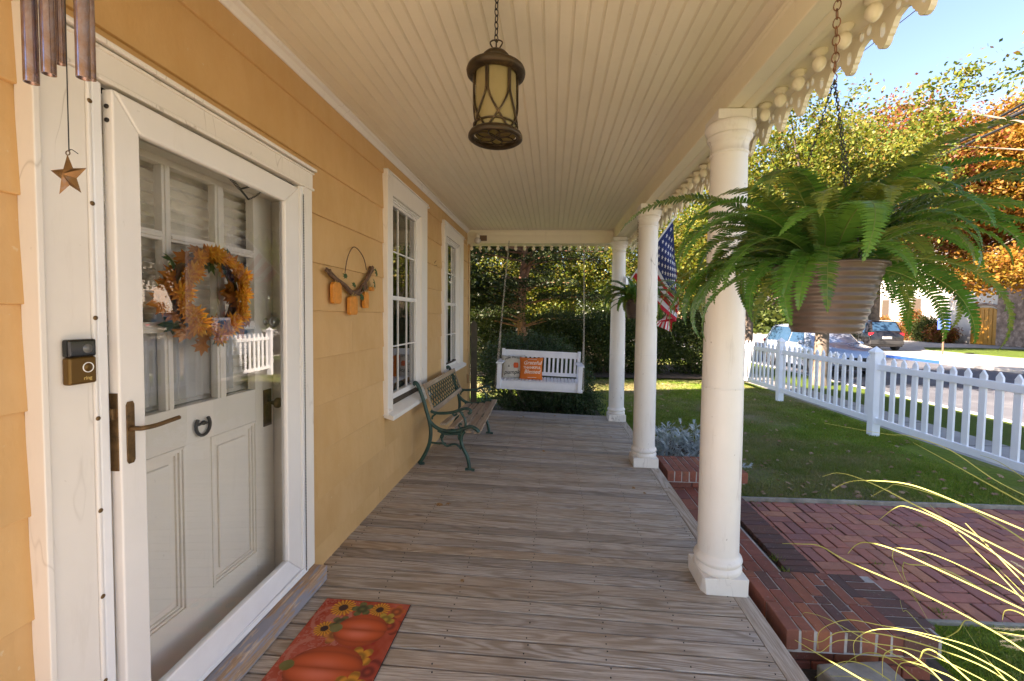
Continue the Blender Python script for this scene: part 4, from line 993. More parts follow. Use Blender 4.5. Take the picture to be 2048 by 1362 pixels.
def pillow(name, mat, c, size, rz, rx, label, deco):
    t = empty(name, c, label=label, cat='pillow'); t.rotation_euler = (rx, 0, rz)
    n = 18; vs = []; fs = []
    def P_(u, v, sg):
        e = (1-abs(u)**2.6)*(1-abs(v)**2.6); pin = 1-.07*(1-abs(v)**2)*abs(u)**3 if True else 1
        x = u*size/2*(1-.08*(1-v*v)*abs(u)**4)+0; z = v*size/2*(1-.08*(1-u*u)*abs(v)**4)
        wr = .004*math.sin(9*u+4*v)+.003*math.sin(13*v-5*u)
        return (x, sg*(-1)*(.062*max(e,0)**.55+wr*max(e,0)), z)
    for sg in (1, -1):
        o_ = len(vs)
        for i in range(n+1):
            for j in range(n+1): vs.append(P_(-1+2*i/n, -1+2*j/n, sg))
        for i in range(n):
            for j in range(n):
                q = (o_+i*(n+1)+j, o_+(i+1)*(n+1)+j, o_+(i+1)*(n+1)+j+1, o_+i*(n+1)+j+1); fs.append(q if sg == 1 else q[::-1])
    m = MB(); m.add(vs, fs, True); m.build('cushion', mat, t, fix=True)
    for (kind, txt, u, v, s, mt, shear) in deco:
        if kind == 't': me_ = textmesh(txt, s, mt, .0004, shear, .0006)
        else:
            q = MB(); 
            for (dx, ww) in ((-.42,.5),(.42,.5),(0,.62)): q.sphere((dx*s*.5, 0, 0), s*.5, 12, (ww, .8, 1)) 
            q.v = [(p[0], p[2], p[1]*.05) for p in q.v]; me_ = q.mesh('pumpkin_print', mt)
        for vtx in me_.vertices:
            x, z = vtx.co.x+u, vtx.co.y+v
            yy = P_(max(-1,min(1,x/(size/2))), max(-1,min(1,z/(size/2))), 1)[1]
            vtx.co = (x, yy-.0018-vtx.co.z*.5, z)
        me_.update(); link('lettering' if kind == 't' else 'print', me_, t)
    return t
arc = []
for k, ch in enumerate('FARM FRESH'):
    a = -.15+.0+ (k-4.5)*.15; arc.append(('t', ch, -.0+.165*math.sin(a), .035+.10*math.cos(a), .040, M['inkb'], 0))
pillow('throw_pillow', M['pillow_w'], (-.575, 6.455, .735), .37, .16, -.22, 'natural linen pillow printed with an orange pumpkin, left on the swing',
  arc+[('p', '', .035, .025, .085, M['inko'], 0), ('t', '&', -.075, .0, .045, M['inkb'], .2), ('t', 'pumpkins', .02, -.105, .085, M['inkb'], .25)])
pillow('throw_pillow', M['pillow_o'], (-.30, 6.39, .722), .36, -.05, -.24, 'orange pillow with white lettering, beside the pumpkin pillow on the swing',
  [('t', 'Grateful', .02, .06, .080, M['inkw'], .25), ('t', 'THANKFUL', .02, -.005, .052, M['inkw'], 0), ('t', 'Blessed', .02, -.075, .080, M['inkw'], .25), ('t', '~~~~~', .02, -.145, .045, M['inkw'], 0), ('t', '~~~~~', .02, .125, .045, M['inkw'], 0)])

# ------------------------------------------------------------------ door mat (flat print as vertex colours)
def doormat():
    nx, ny = 150, 250; Wm, Lm = .452, .76
    U, V = np.meshgrid(np.linspace(0, Wm, nx), np.linspace(0, Lm, ny), indexing='ij')   # U across to the right, V away
    c = np.zeros((nx, ny, 3)); 
    def fbm(s, seed):
        r = np.random.default_rng(seed); out = np.zeros_like(U)
        for o in range(4):
            f = s*2**o; a = r.uniform(0, 6.28, 6); k = r.normal(0, 1, (6, 2)); 
            for i in range(6): out += np.sin(f*(k[i,0]*U+k[i,1]*V)+a[i])/6/1.7**o
        return out
    c[:] = (.40,.065,.028); n1 = fbm(22, 1); c += (n1[..., None]*.10)*np.array([1,.5,.4])
    # scroll embossing on the left band
    r1 = np.sin(70*np.hypot(U-.10, V-.16))*np.exp(-((U-.10)**2+(V-.16)**2)/.012)+np.sin(80*np.hypot(U-.12, V-.40))*np.exp(-((U-.12)**2+(V-.40)**2)/.012)+np.sin(90*np.hypot(U-.10,V-.62))*np.exp(-((U-.1)**2+(V-.62)**2)/.01)
    f2 = np.abs(fbm(60, 3)) < .10
    m = (r1 > .35) | (f2 & (U < .22)); c[m] = c[m]*.5+np.array([.50,.20,.14])*.5
    def pump(cu, cv, ru, rv):
        x, y = (U-cu)/ru, (V-cv)/rv; ins = x*x+y*y < 1
        rib = np.abs(np.sin(y/np.sqrt(np.maximum(1-x*x*.75, .05))*4.4))
        base = np.array([.56,.085,.012])*(.62+.38*rib[..., None]**.6)
        edge = (1-.45*np.clip((x*x+y*y), 0, 1)**3)[..., None]
        hi = np.exp(-((x+.05)**2/.25+(y+.1)**2/.20))[..., None]*np.array([.20,.10,.09])
        col = base*edge+hi*rib[..., None]
        c[ins] = col[ins]
        s = np.hypot((U-cu+ru*.98)/.030, (V-cv+.0)/.028) < 1; c[s] = np.array([.16,.13,.03])+n1[s][:, None]*.03
    def sunf(cu, cv, R):
        rr = np.hypot(U-cu, V-cv); th = np.arctan2(V-cv, U-cu); pet = rr < R*(.72+.28*np.abs(np.cos(th*9)))
        c[pet] = np.array([.66,.26,.02])*(.75+.35*np.cos(th*18)[pet][:, None]); k = rr < R*.38; c[k] = (.05,.018,.010)
    def lf(cu, cv, R, ang, col):
        x = (U-cu)*math.cos(ang)+(V-cv)*math.sin(ang); y = -(U-cu)*math.sin(ang)+(V-cv)*math.cos(ang); th = np.arctan2(y, x); rr = np.hypot(x, y)
        k = rr < R*(.45+.55*np.abs(np.cos(th*2.5))**.7); c[k] = np.array(col)*(.8+.3*np.cos(rr[k]*160))[:, None]
    for a in ((.40,.60,.07,.4,(.40,.06,.02)), (.41,.33,.08,1.2,(.34,.045,.02)), (.40,.70,.05,.2,(.45,.10,.02)), (.17,.52,.06,2,(.48,.16,.03))): lf(*a)
    sunf(.12,.70,.062); sunf(.31,.705,.052); lf(.22,.70,.055,.6,(.12,.11,.03)); lf(.365,.64,.05,1,(.42,.26,.03)); sunf(.10,.55,.050); lf(.155,.595,.05,0,(.13,.10,.03))
    pump(.275,.56,.125,.105); lf(.34,.40,.065,.8,(.60,.25,.02)); pump(.215,.33,.165,.125); lf(.36,.26,.07,.2,(.60,.24,.02)); pump(.23,.08,.15,.115)
    c = np.clip(c, .01, .95)
    x0, y0 = -1.178, 2.158-Lm
    Z = np.vectorize(deckz)(x0+U)+.008+.0006*n1
    Vv = np.stack([x0+U, y0+V, Z], -1).reshape(-1, 3)
    ii = np.arange(nx*ny).reshape(nx, ny); F = np.stack([ii[:-1,:-1], ii[1:,:-1], ii[1:,1:], ii[:-1,1:]], -1).reshape(-1, 4)
    me = npmesh('print_face', Vv, F, M['print'])
    ca = me.color_attributes.new('Col', 'FLOAT_COLOR', 'POINT'); arr = np.ones((nx*ny, 4), np.float32); arr[:, :3] = c.reshape(-1, 3); ca.data.foreach_set('color', arr.ravel())
    t = empty('doormat', (x0+Wm/2, y0+Lm/2, 0), label='orange doormat printed with pumpkins and sunflowers on the deck', cat='doormat')
    o = link('print_face', me, t, (-(x0+Wm/2), -(y0+Lm/2), 0))
    m = MB(); m.hexa([(-Wm/2-.002,-Lm/2-.002,deckz(x0)+.0035),(Wm/2+.002,-Lm/2-.002,deckz(x0+Wm)+.0035),(Wm/2+.002,Lm/2+.002,deckz(x0+Wm)+.0035),(-Wm/2-.002,Lm/2+.002,deckz(x0)+.0035),(-Wm/2-.002,-Lm/2-.002,deckz(x0)+.0065),(Wm/2+.002,-Lm/2-.002,deckz(x0+Wm)+.0065),(Wm/2+.002,Lm/2+.002,deckz(x0+Wm)+.0065),(-Wm/2-.002,Lm/2+.002,deckz(x0)+.0065)])
    m.build('rubber_backing', M['tyre'], t)
doormat()

# ------------------------------------------------------------------ brick work
def brick_meshes(dx, dy, dz, mat, n=6, j=.0025):
    out = []
    for k in range(n):
        m = MB(); r = lambda: random.uniform(-j, j)
        v = []
        for z in (-dz/2, dz/2):
            for (sx, sy) in ((-1,-1),(1,-1),(1,1),(-1,1)): v.append((sx*dx/2+r(), sy*dy/2+r(), z+r()*.6))
        m.hexa(v); me = m.mesh('brick', mat)
        b = bmesh.new(); b.from_mesh(me); bmesh.ops.bevel(b, geom=list(b.edges), offset=.0035, segments=1, affect='EDGES'); b.to_mesh(me); b.free()
        out.append(me)
    return out
ST = .229; CW = .116; RW = .0755; JT = .010
# patio basket weave
patio = empty('patio', kind='structure')
m = MB(); m.add([(1.7,2.84,-.493),(6.05,2.84,-.493),(6.05,4.72,-.493),(1.7,4.72,-.493)], [(0,1,2,3)]); m.build('joint_bed', M['joint'], patio)
bx_ = brick_meshes(ST-.013, ST/2-.014, .05, M['paver']); by_ = brick_meshes(ST/2-.014, ST-.013, .05, M['paver'])
for i in range(16):
    for j in range(8):
        x = 1.96+i*ST; y = 2.875+j*ST
        hz = (i+j) % 2
        for k in range(2):
            jt = lambda a=.0015: random.uniform(-a, a)
            if hz: link('brick', random.choice(bx_), patio, (x+ST/2+jt(), y+ST*(.25+.5*k)+jt(), -.505+jt(.004)), (jt(.014), jt(.014), jt(.022)))
            else: link('brick', random.choice(by_), patio, (x+ST*(.25+.5*k)+jt(), y+ST/2+jt(), -.505+jt(.004)), (jt(.014), jt(.014), jt(.022)))
for y0 in (4.712, 2.835):
    m = MB(); m.box(1.95, 6.05, y0-.004, y0+.022, -.53, -.440); m.build('edging_strip', M['stone'], patio, bevel=.004)
# brick steps
steps = empty('brick_steps', (1.5, 3.6, -.5), label='red brick step with a dark brick nosing between the two piers', cat='steps'); o0 = Vector(steps.location)
m = MB(); m.box(1.14-1.5, 1.655-1.5, 2.72-3.6, 4.50-3.6, -.02, .222); m.build('bed', M['mortar'], steps); m = MB(); m.box(1.656-1.5, 1.92-1.5, 2.72-3.6, 4.50-3.6, -.02, .19); m.build('bed', M['soil'], steps)
sb = brick_meshes(CW-JT, ST-JT, .06, M['brick_red']); nb_ = brick_meshes(ST-JT*.6, RW-JT*.8, .10, M['brick_dark'])
for r_ in range(4):
    x = 1.215+r_*CW-.005; y = 2.76+((r_*.37) % 1)*ST-ST
    while y < 4.46:
        if y > 2.60: link('brick', random.choice(sb), steps, (x+CW/2-1.5-.03, y+ST/2-3.6, -.302-o0.z+random.uniform(-.003,.003)), (0,0,random.uniform(-.006,.006)))
        y += ST
y = 2.78
while y < 4.50:
    link('brick', random.choice(nb_), steps, (1.70+ST/2-1.5, y-3.6, -.320-o0.z+random.uniform(-.002,.003)), (random.uniform(-.01,.01),0,random.uniform(-.008,.008))); y += RW
# brick piers
cap_y = brick_meshes(RW-JT, ST-JT, .112, M['brick_red']); cap_yd = brick_meshes(RW-JT, ST-JT, .112, M['brick_dark']); cap_x = brick_meshes(ST-JT, RW-JT, .112, M['brick_dark']); half = brick_meshes(RW-JT, .05, .112, M['brick_red'])
strx = brick_meshes(ST-JT, .10, .066, M['brick_red']); stry = brick_meshes(.10, ST-JT, .066, M['brick_red'])
def pier(x0, x1, y0, y1, zt, label, dark):
    t = empty('brick_pier', ((x0+x1)/2, (y0+y1)/2, -.5), label=label, cat='brick pier'); o = Vector(t.location)
    m = MB(); m.box(x0+.012-o.x, x1-.035-o.x, y0+.012-o.y, y1-.012-o.y, zt-.118-o.z, zt-.006-o.z); m.box(x0+.045-o.x, x1-.06-o.x, y0+.045-o.y, y1-.045-o.y, -.05, zt-.118-o.z); m.v = m.v[:8]; m.f = m.f[:6]; m.mi = m.mi[:6]; m.sm = m.sm[:6]; m.build('mortar_core', M['mortar'], t); m = MB(); m.box(x0+.055-o.x, x1-.07-o.x, y0+.055-o.y, y1-.055-o.y, -.05, zt-.1185-o.z); m.build('brick_core', M['brick_dark'], t)
    nx = int(round((x1-x0-(ST if dark else 0))/RW)); 
    for i in range(nx):
        x = x0+(i+.5)*RW; y = y0+JT/2; seq = random.choice([[1,1,.27],[.5,1,.8],[1,.3,1],[.75,1,.55],[1,1,.3]]); tot = y1-y0; k = 0
        while y < y1-.02:
            ln = min(ST*seq[k % len(seq)], y1-y); k += 1
            if y1-(y+ln) < .04: ln = y1-y
            me_ = random.choice(cap_yd if (dark and random.random() < .12+.6*i/nx) else cap_y)
            o_ = link('brick', me_, t, (x-o.x, y+ln/2-o.y, zt-.056-o.z+random.uniform(-.002,.002))); o_.scale = (1, (ln-JT)/(ST-JT), 1); y += ln
    if dark:
        n = int(round((y1-y0)/RW))
        for i in range(n):
            y = y0+(i+.5)*(y1-y0)/n; cut = .09*max(0, (i-n+3.0))/2 if i > n-3 else (.05 if i == 0 else 0)
            o_ = link('brick', random.choice(cap_x), t, (x1-ST/2-cut/2-o.x, y-o.y, zt-.056-o.z)); o_.scale = ((ST-cut-JT)/(ST-JT), 1, 1)
    zc = zt-.112-.040; row = 0
    while zc > -.56:
        off = ST/2*(row % 2)
        for yy in (y0+.055+.04, y1-.055-.04):
            x = x0+.04-off
            while x < x1-.08:
                a, b_ = max(x, x0+.04), min(x+ST, x1-.05)
                if b_-a > .05:
                    o_ = link('brick', random.choice(strx), t, ((a+b_)/2-o.x, yy-o.y, zc-o.z)); o_.scale = ((b_-a-JT)/(ST-JT), 1, 1)
                x += ST
        for xx in (x1-.05-.058,):
            y = y0+.15-off
            while y < y1-.14:
                a, b_ = max(y, y0+.145), min(y+ST, y1-.145)
                if b_-a > .05: o_ = link('brick', random.choice(stry), t, (xx-o.x, (a+b_)/2-o.y, zc-o.z)); o_.scale = (1, (b_-a-JT)/(ST-JT), 1)
                y += ST
        zc -= .0765; row += 1
pier(1.235, 2.045, 2.20, 2.735, -.09, 'nearer brick pier with a rounded dark brick corner, beside the nearest column', True)
pier(1.235, 2.07, 4.465, 4.975, -.09, 'farther brick pier with pale mortar joints, beside the silver leaved plants', False)
# stone blocks in the bed
def rockbox(name, x0, x1, y0, y1, z0, z1, rz, label):
    m = MB(); j = lambda: random.uniform(-.012,.012)
    cx, cy = (x0+x1)/2, (y0+y1)/2; v = []
    for z in (z0, z1):
        for (a, b_) in ((x0,y0),(x1,y0),(x1,y1),(x0,y1)): v.append((a-cx+j(), b_-cy+j(), z-z0+j()*.4))
    m.hexa(v); o = m.build(name, M['stone'], None, (cx, cy, z0), (0,0,rz), bevel=.018, seg=3); tag(o, label, 'stone block'); return o
rockbox('stone_block', 1.36, 1.72, 1.97, 2.15, -.42, -.20, .12, 'pale tan stone block leaning by the near brick pier under the grass blades')
rockbox('stone_block', 1.22, 1.48, 1.78, 1.93, -.42, -.28, -.1, 'dark low stone block in the soil, below the tan one')

# ------------------------------------------------------------------ picket fence
FX = 5.47
def fence(X, ys, pickets_y0, pickets_y1):
    t = empty('picket_fence', (X, 7.4, -.445), label='white vinyl picket fence between the lawn and the sidewalk', cat='fence'); o = Vector(t.location)
    m = MB(); h_ = 1.525; w = .064
    m.box(-w, w, -w, w, 0, h_-.115); pm_ = m.mesh('post', M['vinyl'])
    m = MB(); m.box(-w-.012, w+.012, -w-.012, w+.012, h_-.115, h_-.09); m.add([(-w-.012,-w-.012,h_-.09),(w+.012,-w-.012,h_-.09),(w+.012,w+.012,h_-.09),(-w-.012,w+.012,h_-.09),(0,0,h_)], [(0,1,4),(1,2,4),(2,3,4),(3,0,4)]); cm_ = m.mesh('post_cap', M['vinyl'])
    for y in ys:
        q = link('post', pm_, t, (0, y-o.y, 0), bevel=.004); link('post_cap', cm_, q)
    m = MB(); w2, tk = .042, .014
    m.prism([(-w2,0),(w2,0),(w2,1.02),(0,1.085),(-w2,1.02)], -tk, tk, 'x')
    me_ = m.mesh('picket', M['vinyl'])
    b = bmesh.new(); b.from_mesh(me_); bmesh.ops.recalc_face_normals(b, faces=b.faces); b.to_mesh(me_); b.free()
    for a, b_ in zip(ys[:-1], ys[1:]):
        n = 14
        for k in range(n):
            y = a+.064+(b_-a-.128)*(k+.5)/n; link('picket', me_, t, (.0, y-o.y, .265), (random.uniform(-.006,.006),random.uniform(-.006,.006),random.uniform(-.03,.03)), bevel=.003)
        for z, hh in ((1.178,.10), (.275,.10)):
            m = MB(); m.box(-.026, .026, a+.0645-o.y, b_-.0645-o.y, z-hh/2, z+hh/2); m.build('rail', M['vinyl'], t, bevel=.004)
fence(FX, [1.49, 4.46, 7.43, 10.40, 13.37], 0, 0)

# ------------------------------------------------------------------ flag on column
t = empty('american_flag', (1.13, 6.52, 2.10), label='stars and stripes flag on an angled white pole at the farthest column', cat='flag'); o0 = Vector(t.location)
pa = Vector((1.13,6.52,2.02)); pb = onY(1349, 436, 6.05)
m = MB(); m.tube([pa-o0, pb-o0], .012, 10); m.sphere(pb-o0+(pb-pa).normalized()*.02, .022, 10); m.build('pole', M['whitepl'], t)
m = MB(); m.box(-.02,.03,-.03,.03,-.09,.03); m.build('bracket', M['steel'], t)
ph = pa.lerp(pb, .13); pt = pa.lerp(pb, .97); LF = 1.62
def fl(u, v):    # u: 0 tip .. 1 lower hoist ; v down the fly, which folds back on itself at the right
    A = pt.lerp(ph, u); c = min(1, v/.42); w = max(0, (v-.42)/.58)
    ye = 545+98*u; E = onY(1355-3*math.sin(u*7), ye, 5.98+.05*math.sin(u*10))
    q = A.lerp(E, c**.9); q.z -= .05*math.sin(c*math.pi); q.y += .035*math.sin(u*13+c*3)*math.sin(c*2.6)
    if w > 0:
        F_ = onY(1343-46*u, 664-20*u, 6.16); q = E.lerp(F_, w); q.y += .10*math.sin(min(1,w*3)*1.57)*(1-w)+.03*math.sin(u*15)*w; q.x -= .05*w*(1-w)*u
    return q-o0
m = MB(); nu, nv = 52, 60
for i in range(nu):
    for j in range(nv):
        u0, u1, v0, v1 = i/nu, (i+1)/nu, j/nv, (j+1)/nv; uc = (u0+u1)/2; vc = (v0+v1)/2
        m.cur = 2 if (uc < 7/13 and vc < .40) else (0 if int(uc*13) % 2 == 0 else 1)
        m.add([fl(u0,v0), fl(u1,v0), fl(u1,v1), fl(u0,v1)], [(0,1,2,3)], True)
cl = m.build('cloth', [M['flag_red'], M['flag_white'], M['flag_blue']], t, fix=True)
m = MB()
for r_ in range(9):
    for c_ in range(6 if r_ % 2 == 0 else 5):
        u = 7/13*(r_+1)/10; v = .40*((c_+.5)/6+(0 if r_ % 2 == 0 else .5/6)) 
        C0 = fl(u, v); du = (fl(u+.004, v)-C0).normalized(); dv = (fl(u, v+.004)-C0).normalized(); nn = du.cross(dv).normalized()
        for s_ in (1, -1):
            pts = []
            for k in range(10):
                a = k*math.pi/5; rr = .030 if k % 2 == 0 else .0125; pts.append(C0+du*rr*math.cos(a)+dv*rr*math.sin(a)+nn*s_*.0035)
            m.add([C0+nn*s_*.0035]+pts, [(0, 1+i, 1+(i+1) % 10) for i in range(10)])
o = m.build('star_print', M['flag_white'], t); tag(o, kind='stuff')

# ------------------------------------------------------------------ hanging ferns
def frond_mesh(Lf, droop, up, wl, twist, seed, dens=.0112):
    droop *= 1.12; up *= 1.08; Lf *= 1.06; wl *= .92
    r = random.Random(seed); n = 22; pts = []
    x = z = 0; a = up
    for i in range(n+1):
        pts.append(Vector((x, .10*math.sin(i*.11+seed)*Lf*(i/n)**1.5, z))); d = Lf/n; x += math.cos(a)*d; z += math.sin(a)*d; a -= droop/n*(.5+1.1*i/n)
    m = MB(); m.cur = 1; m.tube(pts, [.0028*(1-.75*i/n) for i in range(n+1)], 4, cap=False); m.cur = 0
    k = int(Lf/dens)
    for q in range(int(k*.08), k):
        f = q/k; i = min(n-1, int(f*n)); p = pts[i].lerp(pts[i+1], f*n-i); d = (pts[i+1]-pts[i]).normalized()
        s = Vector((0,1,0)); nn = s.cross(d)*-1; nn = d.cross(s).normalized()*-1
        nn = Vector((-d.z, 0, d.x))
        w = wl*1.08*(min(1, f*4+.25))*(1-f**3.0)**.8*(1+r.uniform(-.12,.12))
        if w < .004: continue
        for sg in (1, -1):
            sd2 = (s*sg*math.cos(twist)+nn*math.sin(twist)*1.0+d*.28+nn*r.uniform(-.12,.12)).normalized()
            hw2 = dens*.53; tp = p+sd2*w-nn*w*.18
            m.add([p-d*hw2*.9, p+sd2*w*.55-d*hw2*.9-nn*w*.03, p+sd2*w*.9-d*hw2*.3-nn*w*.10, tp, p+sd2*w*.85+d*hw2*.5-nn*w*.10, p+sd2*w*.45+d*hw2*.95-nn*w*.02, p+d*hw2*.9], [(0,1,2,3,4,5,6)])
    return m.mesh('frond', [M['fern'], M['fernstem']])
FM = [frond_mesh(*a) for a in ((.74,1.9,.9,.064,.15,11),(.58,2.4,1.05,.062,.4,12),(.68,2.3,.55,.064,.1,13),(.62,2.1,.95,.058,.25,1),(.56,2.3,.75,.060,.3,2),(.66,1.9,.65,.062,.2,3),(.50,1.6,1.15,.054,.35,4),(.60,2.2,.40,.060,.25,5),(.46,1.9,.25,.058,.3,6),(.70,1.8,.80,.060,.2,7),(.36,1.0,1.25,.046,.4,8),(.54,2.6,.9,.058,.3,9))]
def fern(X, Y, ztop, label, seed, nf=70, sc=1.0):
    rim = 1.70 if sc == 1 else ztop
    t = empty('hanging_fern', (X, Y, rim), label=label, cat='hanging plant', group='ferns hanging from the porch beam')
    R1 = .158*sc; m = MB(); pr = []
    for k in range(73):
        f = k/72; r_ = R1*(1-.36*f)+.0020*math.sin(f*2*math.pi*9); pr.append((r_, -.225*f*sc))
    pr = [(R1*.9,.0),(R1*1.05,.004),(R1*1.06,-.006)]+pr+[(.0001,-.225*sc)]; m.lathe(pr, n=40); m.build('pot', M['pot'], t)
    m = MB(); m.lathe([(R1*.97,-.01),(.0001,.0)], n=20); m.build('soil', M['soil'], t)
    rr = random.Random(seed)
    for k in range(nf):
        a = 2*math.pi*k*.618+rr.uniform(-.2,.2); i = rr.randrange(len(FM)); 
        facing = math.cos(a-math.radians(250)); tip = -.22*max(0, facing)
        o = link('frond', FM[i], t, (math.cos(a)*R1*.35, math.sin(a)*R1*.35, -.015), (rr.uniform(-.25,.25), rr.uniform(-.24,.14)+tip+.16*max(0, math.cos(a-math.radians(165))), a)); s = sc*rr.uniform(.8,1.12)*(1-.22*max(0, facing)); o.scale = (s,s,s)
    zt = 2.69+.0092*(Y-2.5)-rim; zk = .62
    m = MB()
    for k in range(3):
        a = k*2.1+.5; chain_links(m, (math.cos(a)*R1, math.sin(a)*R1, .0), (0,0,zk), .018, .0012, .009)
    m.build('pot_hanger', M['darkmetal'], t)
    m = MB(); chain_links(m, (0,0,zk+.03), (0,0,zt-.02), .034, .0019, .021); m.tube(smooth([(0,0,zk-.01),(.008,0,zk+.012),(-.006,0,zk+.03),(0,0,zk+.045)],4), .0018, 5); m.build('chain', M['rust'], t)
fern(onY(1655,537,1.5).x, 1.50, 1.70, 'large Boston fern in a brown pot, hanging nearest on the right', 3, 92)
fern(1.03, 5.25, 1.73, 'smaller looking dark fern hanging farther away, between the two far columns', 5, 60, 1.0001)

# ------------------------------------------------------------------ vegetation helpers
def leaf_cloud(C, N, size, flat=.0, rng=RNG, aspect=.6, hang=0.0):
    """C (n,3) centres -> quads (diamond leaves)"""
    n = len(C); d = rng.normal(size=(n,3)); d[:,2] = d[:,2]*(1-flat)-hang; d /= np.linalg.norm(d, axis=1, keepdims=True)+1e-9
    e = rng.normal(size=(n,3)); e[:,2] *= (1-flat); e -= d*np.sum(d*e, axis=1, keepdims=True); e /= np.linalg.norm(e, axis=1, keepdims=True)+1e-9
    s = size*rng.uniform(.6, 1.25, (n,1)); a = s*aspect
    V = np.stack([C-d*s*.5, C+e*a*.5, C+d*s*.5, C-e*a*.5], 1).reshape(-1,3); F = np.arange(4*n).reshape(n,4)
    return V, F
def crown_points(blobs, n, clump, rng=RNG, per=26):
    """blobs: list of (cx,cy,cz,rx,ry,rz,weight) ; clumps biased to the shell"""
    w = np.array([b[6] for b in blobs], float); w /= w.sum(); nc = max(1, n//per); idx = rng.choice(len(blobs), nc, p=w)
    B = np.array([b[:6] for b in blobs])[idx]; d = rng.normal(size=(nc,3)); d /= np.linalg.norm(d, axis=1, keepdims=True)
    rad = rng.uniform(.25, 1, (nc,1))**.45*rng.uniform(.85,1.12,(nc,1)); cc = B[:,:3]+d*rad*B[:,3:6]
    P_ = np.repeat(cc, per, 0)+rng.normal(size=(nc*per,3))*clump*np.array([1,1,.7])*np.repeat(rng.uniform(.6,1.3,(nc,1)), per, 0)
    return cc, P_
def tree(name, base, trunk_r, trunk_h, blobs, n, size, clump, leafm, barkm, label, cat='tree', group=None, lean=(0,0), nbr=26, flat=.2, per=26, brk=.35, aspect=.6, seed=0):
    rng = np.random.default_rng(seed+11); t = empty(name, base, label=label, cat=cat, group=group)
    cc, P_ = crown_points(blobs, n, clump, rng, per); V, F = leaf_cloud(P_, n, size, flat, rng, aspect)
    me_ = npmesh('crown', V, F, leafm); link('crown', me_, t)
    if trunk_r:
        top = Vector((lean[0], lean[1], trunk_h)); m = MB()
        pts = smooth([(0,0,-.1),(lean[0]*.3+.03,lean[1]*.3,trunk_h*.35),(lean[0]*.7-.02,lean[1]*.7,trunk_h*.7), top],4); k = len(pts)
        m.tube(pts, [trunk_r*(1.25 if i == 0 else 1)*(1-.55*i/k) for i in range(k)], 10)
        for q in range(nbr):
            tgt = Vector(cc[rng.integers(len(cc))]); f = rng.uniform(.35, 1); s_ = Vector(pts[int(f*(k-1))]); mid = s_.lerp(tgt, .5)+Vector((0,0,rng.uniform(-.1,.3)*(tgt-s_).length*.3))
            r_ = trunk_r*brk*rng.uniform(.5,1)*(1-.4*f)
            P3 = smooth([s_, mid, tgt],4); m.tube(P3, [r_*(1-.85*i/(len(P3)-1)) for i in range(len(P3))], 6)
            for w_ in range(2):
                t2 = Vector(cc[rng.integers(len(cc))]); 
                if (t2-tgt).length < 2.5: m.tube([mid, mid.lerp(t2,.5)+Vector((0,0,.1)), t2], [r_*.5, r_*.3, r_*.1], 5)
        m.build('trunk', barkm, t)
    return t
GZ = -.45
# street tree with pale trunk, yellow green crown
tree('maple_tree', (8.1,13.2,GZ), .21, 5.5, [(-1.2,.3,5.2,2.8,2.6,2.0,3),(-2.9,.5,4.0,1.9,2.2,1.6,1.6),(1.0,0,5.4,2.4,2.6,1.6,1.6),(0.5,.6,3.6,3.0,2.4,1.0,1.3),(-2.2,-1.5,6.2,2.0,2.0,1.6,1.1),(.8,.5,6.7,2.4,2.2,1.2,1.5)], 84000, .10, .23, M['lf_yg'], M['bark'], 'yellow green maple by the street with its pale trunk behind the picket fence', seed=1, per=60, nbr=70, brk=.5)
# tree at the right whose long branch reaches across the sky
tree('maple_tree', (9.3,3.5,GZ), .2, 5.2, [(1.0,-.4,6.6,2.2,2.0,1.6,2.2),(-1.3,3.4,6.15,.75,1.3,.34,.16),(-1.9,5.0,6.25,.6,1.1,.3,.13),(-2.7,4.6,5.3,.7,.9,.28,.12),(2.2,-1.4,7,2.2,2.4,1.6,1.2)], 21000, .085, .15, M['lf_yg'], M['bark'], 'street maple beyond the right edge whose branch reaches across the blue sky', seed=2, nbr=30)
tree('maple_tree', (22.5,31,GZ), .4, 10, [(0,0,11.0,6.6,6,5.2,3),(-5,-2,8.0,3.8,3,3.4,1.2),(4.8,-1,10,4.4,3.6,4.0,1.5)], 90000, .24, .5, M['lf_red'], M['bark'], 'red and orange maple across the street, above the dark parked SUV', seed=3)
tree('maple_tree', (31.5,26.5,GZ), .4, 10, [(0,0,11.2,6.6,6,5.4,3),(-4.5,1,11.0,4.0,3,3.8,1.6),(1,-3,5.6,4.8,4,2.0,1),(-5,1,5,2.4,3,1.2,.5)], 86000, .24, .42, M['lf_or'], M['bark'], 'golden orange maple at the right edge across the street', seed=4)
tree('shade_tree', (13.5,30,GZ), .35, 7, [(0,0,7.0,6.0,5,4.6,3),(-5,0,5.6,3.6,4,3.4,1.5),(4,1,6,3.5,3,3,1)], 40000, .19, .42, M['lf_gn'], M['bark'], 'green tree far down the street, above the hedge to the right of the columns', seed=5)
tree('shade_tree', (4.6,20.5,GZ), .28, 6, [(0,0,6.6,3.2,3,3.8,3),(-1.8,0,4.4,2.4,2.4,2.0,1.2),(1.8,0,4.2,2.2,2.2,1.9,1.2)], 40000, .125, .28, M['lf_yg'], M['bark'], 'yellow green tree standing behind the hedge, seen between the columns', seed=6, per=34)
tree('shade_tree', (1.0,23,GZ), .28, 6, [(0,0,5.8,3.2,3,3.4,3),(-1.5,0,4.0,2.6,2.4,1.8,1.2)], 26000, .14, .30, M['lf_gn'], M['bark'], 'green tree far behind the swing, right of the reddish trunk', seed=7)
tree('shade_tree', (-5.5,22,GZ), .28, 6, [(0,0,6.0,4.5,3,4.4,3),(2.5,0,4.0,3.2,2.4,3.0,1.2)], 32000, .14, .34, M['lf_hed'], M['bark'], 'dense green tree far behind the stockade fence at the left', seed=8)
